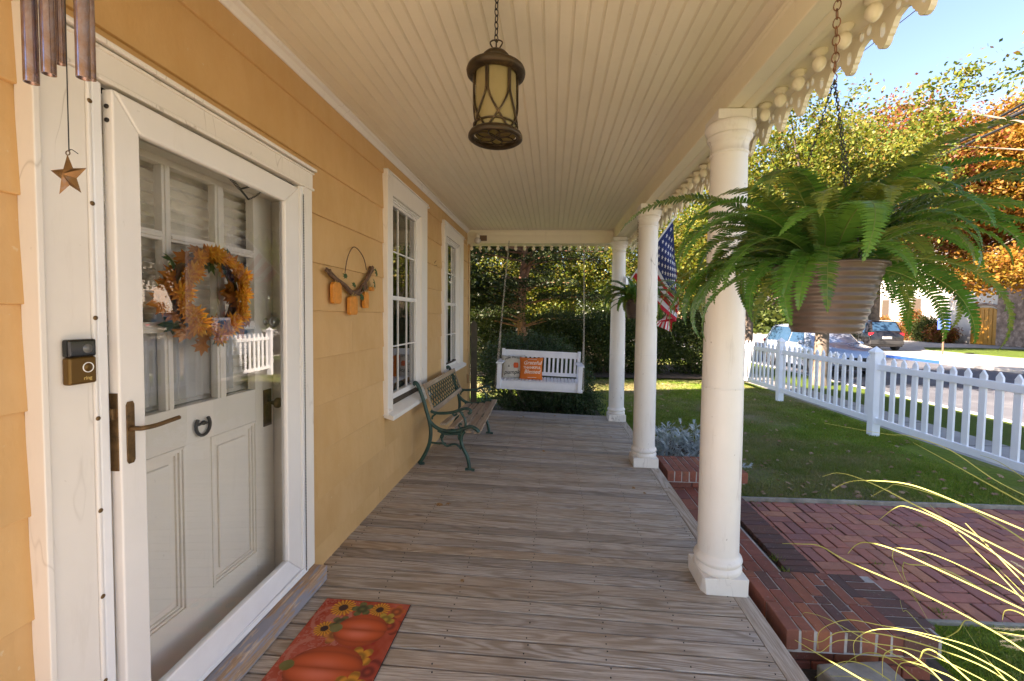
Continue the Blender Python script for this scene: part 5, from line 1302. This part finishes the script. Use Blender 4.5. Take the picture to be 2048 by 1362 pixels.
def treeline():
    rng = np.random.default_rng(77); P_ = []
    for k in range(1500):
        a = rng.uniform(-.75, 1.05); d = rng.uniform(62, 95); x, y = d*math.sin(a), d*math.cos(a)
        hh = (6+2.5*math.sin(a*9)+1.5*math.sin(a*23)); c = np.array([x, y, rng.uniform(0, hh)]); P_.append(c+rng.normal(size=(34,3))*np.array([1.1,1.1,.7]))
    P_ = np.concatenate(P_); V, F = leaf_cloud(P_, len(P_), .8, .2, rng); o = link('distant_trees', npmesh('distant_trees', V, F, M['lf_gn'])); tag(o, 'far band of green trees along the horizon', 'trees', kind='stuff')
treeline()
tree('shade_tree', (-2.2,19.5,GZ), .2, 5, [(0,0,4.2,2.6,1.6,2.6,3),(1.6,0,2.8,2.0,1.4,1.6,1.5),(-1.8,0,2.9,2.0,1.4,1.6,1.5)], 30000, .13, .28, M['lf_yg'], M['bark'], 'sunlit yellow green tree directly behind the reddish trunk of the evergreen', seed=18)
# evergreen behind the swing, layered boughs
def evergreen():
    rng = np.random.default_rng(5); base = (-.95, 13.2, GZ); t = empty('evergreen_tree', base, label='dark layered evergreen with a reddish trunk behind the porch swing', cat='tree')
    m = MB(); m.tube(smooth([(0,0,-.1),(.04,0,1.2),(-.02,0,2.6),(.1,0,4.2),(.05,0,7.5)],5), [.17-.11*i/20 for i in range(21)], 10); m.tube(smooth([(.03,0,2.0),(.12,-.05,3.0),(.35,0,4.0),(.8,0,6)],4), [.09-.006*i for i in range(13)], 8)
    Vs = []; 
    for k in range(78):
        z = rng.uniform(1.75, 6.6); a = rng.uniform(0, 2*math.pi); Lb = rng.uniform(1.6, 3.6)*(1-.05*(z-2)); n = int(760*Lb/2.5)
        d = np.array([math.cos(a), math.sin(a)*.8]); e = np.array([-d[1], d[0]])
        u = rng.uniform(.12, 1, n)**.8; w = rng.normal(0, .20+.28*np.sin(u*math.pi), n)
        dz = -.10*Lb*u**2+.22*u; P_ = np.stack([d[0]*u*Lb+e[0]*w, d[1]*u*Lb+e[1]*w, z+dz+rng.normal(0, .07, n)-.05*np.abs(w)], 1); Vs.append(P_)
        zz = z-.3
        m.tube([(0,0,z-.25), (d[0]*Lb*.5, d[1]*Lb*.5, z+.02), (d[0]*Lb*.95, d[1]*Lb*.95, z+.22-.10*Lb)], [.035,.022,.006], 5)
    P_ = np.concatenate(Vs); V, F = leaf_cloud(P_, len(P_), .095, .45, rng, .42); link('crown', npmesh('crown', V, F, M['lf_dk']), t); m.build('trunk', M['redbark'], t)
evergreen()
tree('evergreen_tree', (-3.9,12.2,GZ), .18, 7, [(0,0,4.4,2.1,1.8,3.0,3),(.6,0,2.6,1.8,1.6,1.2,1)], 26000, .12, .30, M['lf_dk'], M['redbark'], 'dark evergreen left of the reddish trunk, next to the house corner', seed=9, flat=.4)
# hedge and bushes
def bush(name, blobs, n, size, clump, mat, label, cat, seed, per=20, aspect=.55, group=None):
    rng = np.random.default_rng(seed); x = np.mean([b[0] for b in blobs]); y = np.mean([b[1] for b in blobs]); t = empty(name, (x,y,GZ), label=label, cat=cat, group=group)
    B = [(b[0]-x, b[1]-y, b[2]-GZ, *b[3:]) for b in blobs]; cc, P_ = crown_points(B, n, clump, rng, per); V, F = leaf_cloud(P_, n, size, .15, rng, aspect); link('foliage', npmesh('foliage', V, F, mat), t)
    m = MB()
    for k in range(26):
        q = cc[rng.integers(len(cc))]; m.tube([(q[0]*.35, q[1]*.35, 0), (q[0]*.7, q[1]*.7, q[2]*.5), tuple(q)], [.022,.014,.004], 5)
    m.build('stem', M['bark'], t); return t
for k, (x, hz_, sd0) in enumerate(((-.1,1.35,1),(1.5,1.55,2),(3.1,1.75,3),(4.9,1.6,4),(-2.3,1.7,5))):
    bush('hedge_shrub', [(x,14.9,.55,1.05,.9,1.0*hz_/1.4,3),(x+.4,15.0,1.1,.8,.8,.7*hz_/1.4,1)], 20000, .085, .16, M['lf_hed'], ['leafy shrub of the far hedge directly right of the swing chain','leafy shrub of the far hedge seen between the two far columns','tall shrub of the far hedge under the flag','rightmost shrub of the far hedge, left of the nearest column','leftmost shrub of the far hedge, past the house corner'][k], 'shrub', 20+k, group='shrubs of the hedge across the lawn')
bush('yew_bush', [(-.75,8.35,.35,.75,.7,.85,2),(.1,8.3,.15,.75,.65,.75,2),(.55,8.2,-.15,.45,.5,.4,.7),(-.3,8.6,.75,.8,.5,.42,1.1)], 52000, .060, .085, M['lf_yew'], 'dark yew bush right behind the porch swing', 'bush', 40, aspect=.32)
# stockade fence
def stockade(x0, x1, y0, y1, z0, hh, label, n):
    t = empty('stockade_fence', ((x0+x1)/2, (y0+y1)/2, z0), label=label, cat='fence'); o = Vector(t.location); d = Vector((x1-x0, y1-y0, 0)); Ld = d.length; d.normalize(); ang = math.atan2(d.y, d.x)
    w = Ld/n; ms = []
    for k in range(3):
        m = MB(); hk = hh+(-.02, 0, .015)[k]; m.prism([(-w*.46,0),(w*.46,0),(w*.46,hk-.06),(w*.12,hk),(-w*.12,hk),(-w*.46,hk-.06)], -.012, .012, 'y'); me_ = m.mesh('picket', M['stockade'])
        b = bmesh.new(); b.from_mesh(me_); bmesh.ops.recalc_face_normals(b, faces=b.faces); b.to_mesh(me_); b.free(); ms.append(me_)
    for k in range(n):
        p = Vector((x0, y0, 0))+d*(w*(k+.5)); link('picket', ms[k % 3], t, (p.x-o.x, p.y-o.y, 0), (0,0,ang+random.uniform(-.03,.03)))
    for z in (.35, hh-.35):
        m = MB(); m.bar((x0-o.x, y0-o.y+.04, z), (x1-o.x, y1-o.y+.04, z), .04, .08); m.build('rail', M['stockade'], t)
stockade(-4.5, 2.6, 17.8, 17.8, GZ, 1.5, 'weathered stockade fence far behind the hedge and the evergreen', 60)
stockade(-1.75, -1.30, 7.25, 7.40, GZ, 1.90, 'short weathered stockade panel just beyond the house corner', 4)

# dusty miller
def dusty(x, y, s, label, seed):
    rng = random.Random(seed); t = empty('dusty_miller', (x,y,-.44), label=label, cat='plant', group='silver leaved plants by the far brick pier')
    for k in range(34):
        a = rng.uniform(0, 6.28); el = rng.uniform(.25, 1.35); Ls = rng.uniform(.55, 1)*s*.42; m = MB()
        tip = Vector((math.cos(a)*math.cos(el), math.sin(a)*math.cos(el), math.sin(el)))*Ls; m.cur = 0; m.tube([(0,0,0), tip*.5+Vector((0,0,.02)), tip], .003, 4, cap=False)
        for q in range(10):
            b_ = rng.uniform(0, 6.28); nn = (tip.normalized()*.6+Vector((math.cos(b_), math.sin(b_), rng.uniform(-.1,.5)))).normalized(); add_leafd(m, tip*rng.uniform(.7,1.05), nn, .075*s*rng.uniform(.7,1.2))
        m.build('leaf_rosette', M['dusty'], t)
def add_leafd(m, c, d, L_):
    s = d.cross(Vector((0,0,1))); s = s.normalized() if s.length > .05 else Vector((1,0,0)); n = s.cross(d); c = Vector(c); w = L_*.10
    spine = [c, c+d*L_*.35+n*L_*.05, c+d*L_*.7, c+d*L_-n*L_*.12]
    m.add([spine[0]-s*w*.6, spine[0]+s*w*.6, spine[1]+s*w, spine[1]-s*w, spine[2]+s*w*.9, spine[2]-s*w*.9, spine[3]], [(0,1,2,3),(3,2,4,5),(5,4,6)])
    for k, f in enumerate((.35,.6,.8)):
        p = c+d*L_*f
        for sg in (1,-1): q = p+s*sg*L_*.26*(1-.3*f)+d*L_*.16; m.add([p-d*w*.6, p+d*w*.6, q+d*w*.5, q-d*w*.3], [(0,1,2,3)])
dusty(1.60, 5.75, 1.15, 'silver dusty miller plant against the middle column', 1); dusty(1.98, 5.95, 1.2, 'silver dusty miller plant right of centre in the bed', 2); dusty(1.72, 6.35, 1.0, 'silver dusty miller plant at the back of the bed', 3); dusty(2.18, 5.65, 1.0, 'silver dusty miller plant nearest the far pier, half behind the nearest column', 4)

# ------------------------------------------------------------------ ornamental grass in front right
def px3(px, py, Y): return onY(px, py, Y)
og = empty('ornamental_grass', (2.15, 1.45, -.42), label='arching yellow ornamental grass in the near right corner', cat='grass plant'); o0 = Vector(og.location)
BL = [
 [(2090,650+360),(1990,960),(1900,900),(1820,872),(1770,868),(1648,846)][::-1],
 [(1645,953),(1680,946),(1740,965),(1830,1010),(1930,1060),(2090,1140)],
 [(1662,981),(1700,963),(1760,962),(1830,972),(1940,1015),(2090,1078)],
 [(1742,993),(1775,976),(1800,970),(1900,1000),(2000,1050),(2090,1110)],
 [(1758,1040),(1790,1016),(1815,1014),(1880,1040),(1980,1100),(2090,1185)],
 [(1565,1087),(1600,1088),(1640,1092),(1700,1125),(1850,1190),(2000,1270),(2100,1340)],
 [(1696,1107),(1712,1090),(1735,1085),(1790,1100),(1900,1150),(2090,1240)],
 [(1834,1205),(1790,1130),(1787,1100),(1800,1096),(1870,1110),(1980,1160),(2100,1225)],
 [(1800,1200),(1806,1222),(1815,1223),(1850,1260),(1880,1278),(1915,1262),(1935,1240),(1990,1262),(2100,1280)],
 [(1590,1280),(1640,1310),(1700,1345),(1760,1380)],
 [(1636,1298),(1640,1262),(1690,1240),(1760,1250),(1860,1270),(1960,1300),(2100,1375)],
 [(1605,1276),(1640,1284),(1680,1264),(1760,1268),(1850,1290),(1960,1330),(2040,1380)],
 [(1712,1322),(1708,1285),(1740,1262),(1800,1260),(1900,1290),(2000,1340),(2050,1375)],
 [(1765,1355),(1768,1310),(1800,1300),(1850,1330),(1900,1380)],
 [(1790,1362),(1800,1328),(1835,1322),(1850,1300),(1880,1310),(1960,1380)],
 [(1605,1234),(1612,1225),(1660,1240),(1750,1290),(1850,1340),(1920,1385)],
 [(1630,1355),(1680,1325),(1730,1330),(1800,1375)],
 [(1660,1352),(1720,1355),(1770,1372)],
 [(1826,885),(1900,925),(1990,975),(2090,1030)],
 [(1960,910),(2000,925),(2060,965),(2100,1000)],
 [(1860,1010),(1930,1080),(2000,1150),(2060,1215),(2100,1260)],
 [(1990,1130),(2040,1180),(2100,1240)],
 [(2005,1240),(2010,1222),(2030,1222),(2060,1240),(2100,1290)],
 [(1920,1240),(1960,1300),(2020,1370)],
]
rg = random.Random(4)
for q in range(5):
    b0 = BL[rg.randrange(len(BL))]; dx, dy = rg.uniform(-10,90), rg.uniform(-40,60)
    if b0[0][1]+dy > 900: BL.append([(x+dx, y+dy+rg.uniform(-6,6)) for x, y in b0])
for bi, pts in enumerate(BL):
    Y0 = rg.uniform(1.35, 1.9); P3 = []
    n = len(pts)
    for i, (px, py) in enumerate(pts): P3.append(px3(px, py, Y0-(.35*i/(n-1)))-o0)
    e1 = P3[-1]; dd = (P3[-1]-P3[-2]).normalized(); root = Vector((.06*rg.uniform(-1,1), .06*rg.uniform(-1,1), 0)); ln = (root-e1).length
    P3 = smooth(P3, 7); tail = []
    for q in range(1, 9):
        f = q/8; tail.append(e1*(1-f)**2+(e1+dd*ln*.45)*2*f*(1-f)+root*f*f)
    P3 += tail; k = len(P3); m = MB(); w = rg.uniform(.0012,.0026)
    m.tube(P3, [w*(.32+.68*min(1, i/(k*.5))) for i in range(k)], 5)
    m.build('blade', M['blade'], og)
for (pa_, pb_) in (((1990,1265),(2110,1285)),((2000,1283),(2110,1268)),((2005,1290),(2100,1310)),((2022,1122),(2110,1175)),((1980,1256),(2105,1262))):
    a = px3(*pa_, 1.7)-o0; b_ = px3(*pb_, 1.55)-o0; m = MB(); m.tube([a, b_], .0015, 4)
    d = (b_-a)
    for k in range(150):
        f = random.random(); p = a+d*f; w = .009*(1-abs(f-.4))*1.2; q = p+Vector((random.gauss(0,1), random.gauss(0,1), random.gauss(0,1))).normalized()*w-d.normalized()*w*1.2; s_ = (q-p).cross(Vector((0,1,.3))).normalized()*.0012
        m.add([p-s_, p+s_, q], [(0,1,2)])
    m.build('plume', M['plume'], og)
m = MB()
for k in range(40):
    a = rg.uniform(-1.2, 1.2); l_ = rg.uniform(.3,.6); el = rg.uniform(.5,1.3); q = Vector((math.cos(a)*math.cos(el), math.sin(a)*math.cos(el)*.6, math.sin(el)))*l_; m.tube([(0,0,0), q*.6+Vector((0,0,.1)), q*1.0+Vector((math.cos(a)*.2, math.sin(a)*.2, -.05))], [.003,.0025,.0008], 4)
q_ = m.build('tuft', M['blade'], og); tag(q_, kind='stuff')

# ------------------------------------------------------------------ turf, weeds, fallen leaves
_nt = M['turf'].node_tree
_rp = [n for n in _nt.nodes if n.type == 'VALTORGB'][0]; _pf = ramp(_nt, noise(_nt, .45, 6, .62, objvec(_nt)), [(.41, 0.0), (.56, .9)])
_mx = mix(_nt, _pf, _rp.outputs[0], (.34,.25,.14)); _mx2 = mix(_nt, ramp(_nt, noise(_nt, 2.2, 5, .6, objvec(_nt)), [(.4, 0.0), (.65, .7)]), _mx, (.08,.13,.018))
for _l in list(_nt.links):
    if _l.from_node == _rp and _l.to_node.type in ('BSDF_PRINCIPLED',): L(_nt, _mx2, _l.to_socket)
def turf(name, regions, n, h, mat, zf, w=.005, excl=None):
    rng = np.random.default_rng(3); A = np.array([(b-a)*(d-c) for a,b,c,d,_ in regions])*np.array([r[4] for r in regions]); A = A/A.sum(); idx = rng.choice(len(regions), n, p=A); R = np.array([r[:4] for r in regions])[idx]
    x = R[:,0]+(R[:,1]-R[:,0])*rng.random(n); y = R[:,2]+(R[:,3]-R[:,2])*rng.random(n)
    pat = np.sin(x*1.7+1)*np.sin(y*1.3)+.5*np.sin(x*4.1+y*2.3)+.3*np.sin(y*7-x*3); keep = pat+rng.normal(0,.6,n) > -.75; x, y, pat = x[keep], y[keep], pat[keep]; n = len(x)
    z = np.vectorize(zf)(x); a = rng.uniform(0, 6.28, n); hh = h*rng.uniform(.4,1.2,n)*(1+.25*pat); ww = w*(1+np.maximum(0, y-5)*.18); ln = rng.normal(0, .6, (n,2))*hh[:,None]
    V = np.stack([np.stack([x-np.cos(a)*ww, y-np.sin(a)*ww, z-.003], 1), np.stack([x+np.cos(a)*ww, y+np.sin(a)*ww, z-.003], 1), np.stack([x+ln[:,0], y+ln[:,1], z+hh], 1)], 1).reshape(-1,3)
    me_ = npmesh(name, V, np.arange(3*n).reshape(n,3), mat); o = link(name, me_); tag(o, kind='stuff'); return o
tag(turf('grass', [(2.1,5.4,4.75,6.9,5),(2.4,5.9,6.9,9,4),(1.2,5.9,9,13.5,2.2),(.9,2.4,6.9,9,3),(2.0,4.2,1.2,2.83,5)], 230000, .030, M['turf'], lawnz), 'short green lawn grass between the porch and the picket fence', 'grass')
def weeds():
    rng = random.Random(8); m = MB()
    spots = [(2.0+ST*rng.randrange(0,14), 2.875+ST/2*rng.randrange(0,16)) for _ in range(26)]+[(1.95,4.68),(2.0,4.60),(1.69,3.9),(1.69,3.2),(1.69,3.05)]+[(rng.uniform(1.95,3.4), 4.69) for _ in range(8)]
    for (x, y) in spots:
        z = -.485 if x > 1.8 else -.275
        for k in range(34):
            a = rng.uniform(0,6.28); L_ = rng.uniform(.012,.035); px, py = x+rng.gauss(0,.022), y+rng.gauss(0,.022); c, s_ = math.cos(a), math.sin(a)
            m.add([(px-s_*.003,py+c*.003,z),(px+s_*.003,py-c*.003,z),(px+c*L_*.7,py+s_*L_*.7,z+L_*.8)], [(0,1,2)])
    o = m.build('weeds', M['turf']); tag(o, 'little green weeds growing in the patio joints', 'weeds', kind='stuff')
weeds()
def leaves_on(n, f, name, label):
    rng = random.Random(9); m = MB()
    for k in range(n):
        x, y, z = f(rng); add_leaf(m, (x,y,z+.012), rng.uniform(.05,.09), (rng.uniform(-.5,.5), rng.uniform(-.5,.5), 1), (rng.uniform(-1,1), rng.uniform(-1,1), 0), rng.uniform(.1,1.0))
    o = m.build(name, leafmat(name+'_tan', [(.30,.17,.08), (.42,.27,.15), (.24,.11,.05), (.46,.34,.22), (.38,.15,.10)], .2)); tag(o, label, 'leaves', kind='stuff')
def lf_pos(r):
    y = 4.8+9*r.random()**1.4; x = r.uniform(1.6,5.9); 
    if y < 6 and x < 2.4: x += 1.2
    return x, y, lawnz(x)+.015
leaves_on(320, lf_pos, 'fallen_leaves', 'dry fallen leaves scattered over the lawn')
for k, (px, py, s) in enumerate(((880,1008,.075),(1088,901,.06),(1268,974,.045),(1290,985,.035),(1047,833,.05),(1110,830,.04),(925,1160,.03),(1222,873,.03))):
    p = onZ(px, py, deckz(onZ(px, py, -.04).x)+.012); m = MB(); add_leaf(m, (0,0,0), s, (.3,-.3,1), (math.sin(k*2), math.cos(k*2), 0), 1.2)
    if k == 0: add_leaf(m, (.06,.01,.01), s*.8, (-.3,.2,1), (1,.4,0), 1.4)
    o = m.build('fallen_leaf', M['deadleaf'], None, p); tag(o, ['pair of curled brown leaves on the deck, midway along the wall','yellowish dry leaf alone mid deck between bench and middle column','brown leaf by the deck edge just before the middle column','smaller brown leaf touching the deck edge by the middle column','tiny leaf at the far end of the deck under the swing','red brown leaf at the far deck end, right of the other tiny leaf','tiny dark red leaf on the deck in front of the doormat','dark leaf near the farthest column on the deck'][k], 'leaf', 'dry leaves on the deck')

# ------------------------------------------------------------------ vehicles
def wheel_parts(t, pts, r):
    m = MB(); m.lathe([(.0001,-.10),(r*.62,-.10),(r*.64,-.115),(r*.95,-.115),(r,-.09),(r,.09),(r*.95,.115),(.0001,.115)], n=24); tm_ = m.mesh('wheel', M['tyre'])
    m = MB(); m.lathe([(.0001,.122),(r*.15,.125),(r*.2,.118),(r*.58,.12),(r*.62,.10)], n=24); rm = m.mesh('rim', M['steel'])
    for (x, y) in pts:
        w_ = link('wheel', tm_, t, (x, y, r), (0, math.pi/2 if x > 0 else -math.pi/2, 0)); link('rim', rm, w_)
def suv(loc, rz, Lc, Wc, Hc, paint, label, rear_detail=False):
    """front towards -Y in local space"""
    t = empty('parked_suv', loc, rz, label, 'car'); hw = Wc/2
    def sect(y, zb, zs, wtop, zt, wr):   # half outline
        return [(-wtop*.94,y,zb),(-wtop,y,zb+.18),(-wtop,y,zs-.12),(-wtop*.96,y,zs),(-wr,y,zt-.06),(-wr*.9,y,zt),(wr*.9,y,zt),(wr,y,zt-.06),(wtop*.96,y,zs),(wtop,y,zs-.12),(wtop,y,zb+.18),(wtop*.94,y,zb)]
    hf = Lc/2; S_ = [(-hf,.38,.70,hw*.80,.74,hw*.70),(-hf+.10,.24,.86,hw*.93,.95,hw*.80),(-hf+.5,.22,.96,hw*.98,1.06,hw*.84),(-hf+1.15,.22,1.05,hw,1.16,hw*.86),(-hf+1.30,.22,1.06,hw,1.22,hw*.86),(-hf+2.0,.22,1.08,hw,Hc-.03,hw*.70),(-hf+2.6,.22,1.09,hw,Hc,hw*.72),(hf-1.2,.22,1.12,hw,Hc,hw*.72),(hf-.45,.24,1.13,hw*.98,Hc-.06,hw*.70),(hf-.12,.28,1.10,hw*.94,1.30,hw*.76),(hf,.40,1.0,hw*.88,1.08,hw*.78)]
    vs = []; 
    for s_ in S_: vs += sect(*s_)
    m = MB(); n = 12; fs = []
    for i in range(len(S_)-1):
        for j in range(n): j2 = (j+1) % n; fs.append((i*n+j, i*n+j2, (i+1)*n+j2, (i+1)*n+j))
    fs += [tuple(range(n)), tuple(range((len(S_)-1)*n, len(S_)*n))[::-1]]
    m.add(vs, fs, True); m.build('body', paint, t, fix=True, bevel=.03)
    def quadpart(name, pts, mat):
        m = MB(); m.add(pts, [tuple(range(len(pts)))]); o = m.build(name, mat, t); sl_ = o.modifiers.new('thick', 'SOLIDIFY'); sl_.thickness = .02; sl_.offset = 0; return o
    e = .012
    quadpart('windscreen', [(-hw*.80,-hf+1.33,1.20+e),(hw*.80,-hf+1.33,1.20+e),(hw*.64,-hf+1.98,Hc-.07+e),(-hw*.64,-hf+1.98,Hc-.07+e)], M['carglass'])
    for sx in (-1, 1):
        for (ya, yb, yc, yd) in ((-hf+1.62,-hf+2.10,-hf+2.72,-hf+2.68),(-hf+2.80,-hf+2.80,hf-1.5,hf-1.42),(hf-1.40,hf-1.46,hf-.78,hf-.50)):
            def side(y, z): 
                f = (z-1.12)/(Hc-.06-1.12); return (sx*(hw*.965+(hw*.715-hw*.965)*f+e), y, z)
            quadpart('side_window', [side(ya,1.15), side(yb,Hc-.11), side(yc,Hc-.11), side(yd,1.15)], M['carglass'])
        m = MB(); m.sphere((sx*(hw+.10),-hf+1.62,1.16), .11, 10, (1,.6,.75)); m.build('mirror', paint, t)
        m = MB(); m.sphere((sx*hw*.74,-hf+.10,.80), .16, 10, (1.2,.6,.6)); m.build('headlight', M['whitepl'], t)
        m = MB(); m.sphere((sx*hw*.90,-hf+.22,.66), .07, 8); m.build('marker_light', M['amber'], t)
        m = MB(); m.box(sx*hw*.80-.13, sx*hw*.80+.13, hf-.16, hf-.02, .98, 1.16); m.build('tail_light', M['redlens'], t, bevel=.03)
    m = MB(); m.box(-hw*.55,hw*.55,-hf-.02,-hf+.06,.42,.72); m.build('grille', M['tyre'], t, bevel=.02)
    quadpart('rear_window', [(-hw*.72,hf-.12,1.28),(hw*.72,hf-.12,1.28),(hw*.62,hf-.42,Hc-.12),(-hw*.62,hf-.42,Hc-.12)], M['carglass'])
    m = MB(); m.box(-.26,.26,hf-.02,hf+.015,.78,.92); m.build('number_plate', M['pillow_w'], t)
    m = MB(); m.box(-hw*.9,hw*.9,hf-.12,hf+.04,.42,.66); m.box(-hw*.85,hw*.85,-hf-.03,-hf+.1,.28,.42); m.build('bumper', M['tyre'], t, bevel=.03)
    r = .37; wheel_parts(t, [(-hw+.06,-hf+.95),(hw-.06,-hf+.95),(-hw+.06,hf-.95),(hw-.06,hf-.95)], r)
    return t
suv((11.0,18.2,-.56), 0, 5.0, 2.1, 1.86, M['carpaint'], 'silver blue SUV parked at the near curb, its bonnet towards the fence')
suv((21.6,30.5,-.45), math.radians(172), 5.0, 2.1, 1.95, M['carblack'], 'black SUV across the street behind the silver one')

# ------------------------------------------------------------------ far buildings, sign, planter, wires
ch = empty('church', (36.5, 42, -.45), label='white church facade with a golden arched door and stone tower across the street', cat='church')
m = MB(); m.box(0,12,-6,10,0,8.0); m.build('wall', M['stucco'], ch)
def arch(y0, y1, z0, zs_, x, t_=.1):
    c = (y0+y1)/2; r = (y1-y0)/2; pts = [(y0,z0),(y1,z0),(y1,zs_)]+[(c+r*math.cos(a), zs_+r*.35*math.sin(a)) for a in np.linspace(0, math.pi, 12)[1:-1]]+[(y0,zs_)]
    return pts
m = MB(); m.prism(arch(-5.35,-3.15,0,2.75,0), -.10, .0, 'x'); m.build('door_leaf', M['churchdoor'], ch, fix=True)
m = MB(); 
for y in (-4.95,-4.6,-4.25,-3.9,-3.55): m.box(-.13,-.10,y-.02,y+.02,.1,3.0)
m.build('door_batten', M['churchdoor'], ch)
pts = arch(-5.6,-2.9,0,2.8,0); 
m = MB(); q = [(-.15, -4.25+1.3*math.cos(a), 2.85+.55*math.sin(a)) for a in np.linspace(0, math.pi, 14)]; m.tube(q, .10, 6); m.build('arch_moulding', M['churchstone'], ch)
m = MB(); m.box(-.9,1.5,-8.3,-6.05,0,9.5); m.build('tower', M['churchstone'], ch, bevel=.05)
m = MB(); m.box(-.6,8,-14.5,-8.35,2.9,5.2); m.box(-.5,.1,-10.2,-8.4,0,2.85); m.box(-.5,.1,-14.5,-13.2,0,2.85); m.build('porch_wall', M['churchstone'], ch)
m = MB(); m.box(.8,1.0,-13.2,-10.2,0,2.85); m.build('dark_entrance', M['interior'], ch)
m = MB(); m.prism([(-.8,5.2),(8.4,5.2),(3.8,7.6)], -14.8, -8.35, 'y'); m.prism([(-.6,8.0),(12.6,8.0),(6,12.5)], -6.0, 10.4, 'y'); m.build('roof', M['roof'], ch, fix=True)
for y in (2.5, 6.5):
    m = MB(); m.box(-.06,.02,y-.5,y+.5,1.6,4.2); w_ = m.build('window', M['roof'], ch, bevel=.02); m = MB(); m.box(-.08,-.061,y-.42,y+.42,1.7,4.1); m.build('pane', M['interior'], w_)
for k in range(5):
    bush('foundation_shrub', [(35.0,39.9+k*1.7,.3+.35*(k%3),1.0,.95,.8+.45*(k%3),1)], 5200, .17, .25, M['lf_hed'] if k % 2 else M['lf_red'], 'low shrub against the white church wall, %s' % ['next to the golden door','second from the golden door','middle one of the row','second from the far end','at the far end of the row'][k], 'shrub', 60+k, group='shrubs along the church wall')
fb = empty('brick_house', (36, 78, -.5), label='far pinkish brick building down the street between column and fern pot', cat='building')
m = MB(); m.box(-10,8,0,12,0,5.2); m.build('wall', M['farbrick'], fb); m = MB(); m.prism([(-.6,5.2),(12.6,5.2),(6,8.6)], -10.5, 8.5, 'x'); m.build('roof', M['roof'], fb, fix=True)
for x in (-8,-5,-2,1,4):
    m = MB(); m.box(x-.6,x+.6,-.06,.02,1.4,3.2); w_ = m.build('window', M['whitepl'], fb); m = MB(); m.box(x-.5,x+.5,-.09,-.061,1.5,3.1); m.build('pane', M['carglass'], w_)
p = onZ(1885, 709, -.455); sg = empty('street_sign', p, label='small blue parking sign on a rusty post before the golden church door', cat='sign')
m = MB(); m.box(-.035,.035,-.02,.02,0,2.05); m.build('post', M['post'], sg)
m = MB(); m.box(-.045,-.022,-.27,.27,1.45,2.1); o = m.build('sign_plate', M['sign'], sg, bevel=.01); o.rotation_euler = (0,0,.75)
m = MB(); m.box(-.052,-.046,-.07,.07,1.62,1.94); o2 = m.build('symbol', M['whitepl'], o)
pl_ = empty('flower_planter', (29.6, 26.0, -.42), label='round planter of red flowers at the right edge across the street', cat='planter')
m = MB(); m.lathe([(.5,0),(.7,.1),(.9,.55),(.95,.6),(.8,.6),(.0001,.5)], n=24); m.build('bowl', M['stone'], pl_)
rng = np.random.default_rng(2); P_ = rng.normal(size=(1800,3))*np.array([.4,.4,.16])+np.array([0,0,.75]); V, F = leaf_cloud(P_, 1800, .12, .2, rng); link('flowers', npmesh('flowers', V, F, M['redfl']), pl_)
def wire(a, b_, r, label):
    a, b_ = Vector(a), Vector(b_); m = MB(); m.tube([a.lerp(b_, f)-Vector((0,0,.10*4*f*(1-f)))-a for f in np.linspace(0,1,16)], r, 5); o = m.build('power_line', M['wire'], None, a); tag(o, label, 'power line', 'overhead wires')
wire(onY(2260,88,9), onY(1740,370,34), .036, 'highest of the thick overhead wires at the right'); wire(onY(2260,96,9), onY(1740,376,34), .024, 'thin wire just under the highest thick wire')
wire(onY(2260,120,9), onY(1690,385,34), .055, 'thickest overhead wire at the right'); wire(onY(2260,138,9), onY(1690,392,34), .04, 'lowest of the thick overhead wires at the right')
wire(onY(2000,-112,10), onY(1440,318,30), .014, 'thin wire crossing the sky behind the cutwork trim')
